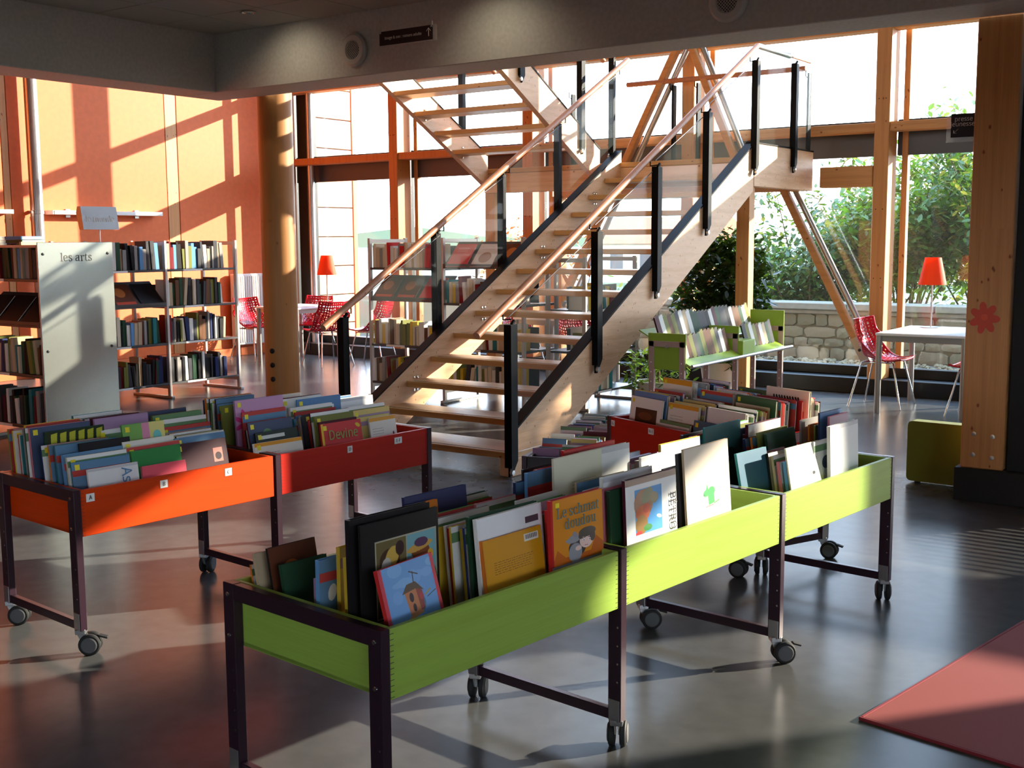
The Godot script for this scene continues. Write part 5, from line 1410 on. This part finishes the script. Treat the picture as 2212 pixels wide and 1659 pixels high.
	part("pile", fin(bb(S(), Vector3(0.012, 0, -0.012), Vector3(2.2, 0.011, -2.6), 0.003)), M.rug_red, o)
	part("binding", fin(bb(bb(bb(bb(S(), Vector3(0, 0, 0), Vector3(2.212, 0.012, -0.014), 0.003), Vector3(0, 0, -0.012), Vector3(0.014, 0.012, -2.612), 0.003), Vector3(2.2, 0, 0), Vector3(2.214, 0.012, -2.612), 0.003), Vector3(0, 0, -2.598), Vector3(2.212, 0.012, -2.612), 0.003)), M.rug_edge, o)
	# pouf
	for k in 2:
		o = thing("floor_cushion", ["olive green square cushion standing upright beside the square wooden post", "second olive cushion half hidden behind the square wooden post"][k], "cushion", Vector3(-2.0 + k * 0.28, 0, -7.96 - k * 0.55), -0.06, "olive green floor cushions")
		part("cushion", fin(prism(S(), rounded(0.52, 0.4, 0.03), Vector3(0, 0.215, 0.26), Vector3.RIGHT, Vector3.UP, Vector3(0, 0, -0.1))), M.pouf_green, o)
		for x in [-0.2, 0.2]:
			for z in [0.21]: part("foot", fin(lathe(S(), [[0.02, 0.0], [0.02, 0.016]], 10, Vector3(x, 0, z))), M.rubber, o)

# ---------------------------------------------------------------- outside
func outside() -> void:
	var st := S()
	bb(st, Vector3(-60, -0.5, ZG - 0.12), Vector3(60, -0.1, -15.9))
	struct("gravel_bed", st, M.gravel)
	var go := get_node("gravel_bed")
	tag(go, "pale gravel strip between the glazing and the stone wall", "gravel", "", "stuff")
	# pebbles where they can be told apart, close to the wall
	var mm := MultiMesh.new()
	mm.transform_format = MultiMesh.TRANSFORM_3D
	mm.mesh = fin(lathe(S(), [[0.0, -0.6], [0.8, -0.4], [1.0, 0.0], [0.7, 0.45], [0.0, 0.6]], 6))
	mm.instance_count = 2600
	for i in 2600:
		mm.set_instance_transform(i, Transform3D(Basis.from_euler(Vector3(rng.randf(), rng.randf() * TAU, rng.randf())).scaled(Vector3.ONE * rng.randf_range(0.02, 0.05)), Vector3(rng.randf_range(-8.5, -0.5), -0.09, rng.randf_range(-12.6, -15.9))))
	var pb := MultiMeshInstance3D.new()
	pb.name = "pebbles"
	pb.multimesh = mm
	pb.material_override = M.stone1
	pb.set_meta("kind", "stuff")
	go.add_child(pb)
	# stone wall
	var w := thing("stone_wall", "low garden wall of rough stones with a flat coping", "wall", Vector3(0, 0, -16.0))
	part("core", fin(bb(S(), Vector3(-20, -0.3, -0.04), Vector3(16, 0.6, -0.4))), M.mortar, w)
	var x := -11.6
	while x < 1.5:
		part("coping_stone", fin(bb(S(), Vector3(x, 0.6, 0.05), Vector3(x + 1.18, 0.7, -0.45), 0.012)), M.coping, w)
		x += 1.2
	part("plinth_course", fin(bb(S(), Vector3(-12, 0.54, 0.015), Vector3(1.5, 0.6, -0.3), 0.01)), M.coping, w)
	var variants := []
	for v in 8:
		var s2 := S()
		var n := 11
		var pts := []
		for k in n:
			var a := TAU * k / n
			var sx := cos(a)
			var sy := sin(a)
			var q := pow(pow(absf(sx), 7.0) + pow(absf(sy), 7.0), -1.0 / 7.0)
			pts.append(Vector3(sx * q, sy * q, 0) * rng.randf_range(0.93, 1.03) * 0.5)
		var mid := Vector3(rng.randf_range(-0.1, 0.1), rng.randf_range(-0.1, 0.1), 1.0)
		for k in n:
			var a: Vector3 = pts[k]
			var b: Vector3 = pts[(k + 1) % n]
			var a2 := a * 0.92 + Vector3(0, 0, 0.8 + rng.randf_range(-0.15, 0.1))
			pts[k] = a
			var b2 := b * 0.92 + Vector3(0, 0, 0.8)
			quad(s2, a, b, b * 0.92 + Vector3(0, 0, 0.8), a * 0.92 + Vector3(0, 0, 0.8), Vector3(0, 0, 0.3))
			tri(s2, a * 0.92 + Vector3(0, 0, 0.8), b * 0.92 + Vector3(0, 0, 0.8), mid, Vector3.ZERO)
		variants.append(fin(s2))
	var y := -0.12
	var rowi := 0
	while y < 0.52:
		var rh := rng.randf_range(0.12, 0.2)
		if y + rh > 0.5: rh = 0.55 - y
		x = -9.6 + rng.randf_range(-0.2, 0.0)
		while x < 0.4:
			var sw := rng.randf_range(0.14, 0.5)
			part("stone", variants[rng.randi() % 8], M["stone%d" % (rng.randi() % 4)], w, Transform3D(Basis(Vector3.BACK, rng.randf_range(-0.05, 0.05)) * Basis.from_scale(Vector3(sw + 0.004, rh * rng.randf_range(0.9, 1.06), rng.randf_range(0.035, 0.06))), Vector3(x + sw / 2, y + rh / 2, -0.045)))
			x += sw
		y += rh
		rowi += 1
	# ground beyond, hills, far houses
	st = S()
	bb(st, Vector3(-400, -3.0, -17.0), Vector3(400, -2.0, -600))
	var gd := struct("field", st, M.leaf0)
	tag(gd, "green slope falling away behind the garden wall", "ground")
	for h in 1:
		st = S()
		var pts := PackedVector2Array([Vector2(-900, -40)])
		for i in 41:
			var xx := -900 + i * 45.0
			pts.append(Vector2(xx, [2.0, 10.0][h] + 4.0 * sin(i * 0.7 + h) + 3.0 * sin(i * 1.9 + h * 2.0)))
		pts.append(Vector2(900, -40))
		prism(st, pts, Vector3(0, 0, -480 - h * 260), Vector3.RIGHT, Vector3.UP, Vector3(0, 0, -40))
		var hl := struct("hill_range", st, M.hill)
		tag(hl, "low wooded ridge on the horizon", "hill")
	for k in 5:
		var o := thing("far_house", ["far pale house with red roof seen between the treads", "far pale house left of the braces", "far low house behind the shrubs", "far white house under the hill", "far small house near the wall end"][k], "house", Vector3(-46 + k * 17.0, -2.0, -88.0 - (k * 7) % 20), 0.3 * k)
		part("walls", fin(bb(S(), Vector3(-5, 0, -4), Vector3(5, 3.2, 4))), M.far_wall, o)
		part("roof", fin(prism(S(), PackedVector2Array([Vector2(-4.6, 3.2), Vector2(4.6, 3.2), Vector2(0, 5.4)]), Vector3(-5.4, 0, 0), Vector3(0, 0, 1), Vector3.UP, Vector3(10.8, 0, 0))), M.far_roof, o)
		for i in 3: part("window", fin(bb(S(), Vector3(-3.6 + i * 2.8, 1.0, 4.0), Vector3(-2.4 + i * 2.8, 2.4, 4.04))), M.panel_grey, o)
	# facade wing with horizontal joints
	var f := thing("facade_wing", "sunlit orange facade wing with horizontal joints outside the glazing", "facade", Vector3.ZERO)
	part("backing", fin(bb(S(), Vector3(XW - 0.4, -0.1, -12.35), Vector3(XW - 0.03, 6.6, -13.7))), M.dark_frame, f)
	for k in 15: part("cladding_panel", fin(bb(S(), Vector3(XW - 0.03, -0.1 + k * 0.446, -12.36), Vector3(XW, -0.1 + k * 0.446 + 0.43, -13.64), 0.003)), M.cladding, f)
	part("edge_strip", fin(bb(S(), Vector3(XW - 0.4, -0.1, -13.66), Vector3(XW + 0.005, 6.6, -13.74))), M.orange_skirting, f)
	# shrubs and small trees behind the wall
	var lm := leaf_mesh(0.14, 0.06)
	var spots := [[-6.7, -17.4, 2.6, 1.3, 0], [-5.3, -17.6, 3.3, 1.45, 1], [-3.7, -17.3, 3.6, 1.5, 0], [-4.5, -19.0, 3.6, 1.6, 1], [-6.2, -19.2, 3.0, 1.5, 0], [-8.3, -18.0, 1.5, 1.0, 1], [-10.0, -19.0, 1.2, 1.0, 0], [3.6, -17.8, 6.0, 1.6, 0]]  # last entry is an added, unseen tree that shades the lower stringer
	var names := ["loose green shrub behind the ficus, above the garden wall", "bright leafy shrub between the landing post and the brace", "tall shrub behind the orange lamp by the square post", "rear shrub behind the window post with the brace", "rear shrub glimpsed beside the ficus", "low shrub seen through the stair treads", "low shrub seen between bookcase and stairs", "added tall tree out of view, shading the stair side board"]
	for k in spots.size():
		var s = spots[k]
		var o := thing("garden_shrub", names[k], "shrub", Vector3(s[0], -0.6, s[1]), 0.0, "shrubs behind the garden wall")
		st = S()
		var tips := []
		for b in 14:
			var a := b * 2.399 + rng.randf() * 0.4
			var r: float = s[3] * rng.randf_range(0.35, 0.95)
			var hh: float = (s[2] + 0.6) * rng.randf_range(0.55, 1.0)
			var p1 := Vector3(cos(a) * r * 0.3, hh * 0.45, sin(a) * r * 0.25)
			var p2 := Vector3(cos(a) * r, hh, sin(a) * r * 0.7)
			tube(st, [Vector3(rng.randf_range(-0.1, 0.1), 0, rng.randf_range(-0.1, 0.1)), p1, p2], 0.028, 5, 0.006)
			tips.append([p1, p2])
			for c in 3:
				var q := p1.lerp(p2, 0.25 + 0.25 * c)
				var e := q + Vector3(rng.randf_range(-0.5, 0.5), rng.randf_range(0.0, 0.5), rng.randf_range(-0.35, 0.35))
				tube(st, [q, e], 0.009, 4, 0.003)
				tips.append([q, e])
		part("branches", fin(st), M.bark, o)
		var sp := []
		var sp2 := []
		for i in int(2100 * s[2]):
			var tp = tips[rng.randi() % tips.size()]
			var p: Vector3 = tp[0].lerp(tp[1], rng.randf_range(0.1, 1.08)) + Vector3(rng.randfn(0, 0.13), rng.randfn(0, 0.13), rng.randfn(0, 0.13))
			(sp if rng.randf() < 0.75 else sp2).append(rand_xf(p, 0.6, 1.25))
		foliage(o, lm, M["leaf%d" % s[4]], sp)
		foliage(o, lm, M.leaf2, sp2, "pale_foliage")
	# small autumn tree far left
	var at := thing("autumn_tree", "small rust coloured tree outside beside the facade wing", "tree", Vector3(-17.2, -2.0, -25.0))
	part("trunk", fin(tube(S(), [Vector3(0, 0, 0), Vector3(0.1, 1.6, 0), Vector3(0, 3.2, 0)], 0.08, 7, 0.03)), M.bark, at)
	var asp := []
	for i in 2200:
		var p := Vector3(rng.randfn(0, 0.6), 2.9 + rng.randfn(0, 0.5), rng.randfn(0, 0.6))
		asp.append(rand_xf(p, 0.7, 1.3))
	foliage(at, leaf_mesh(0.15, 0.08), M.leaf_autumn, asp)

func _ready() -> void:
	rng.seed = 20240611
	camera_and_light()
	font = SystemFont.new()
	font.font_names = PackedStringArray(["Droid Sans"])
	serif = SystemFont.new()
	serif.font_names = PackedStringArray(["Droid Serif"])
	make_materials()
	make_arts()
	make_units()
	structure()
	stairs()
	shelves()
	reading_corner()
	trolleys()
	fittings()
	plants()
	outside()
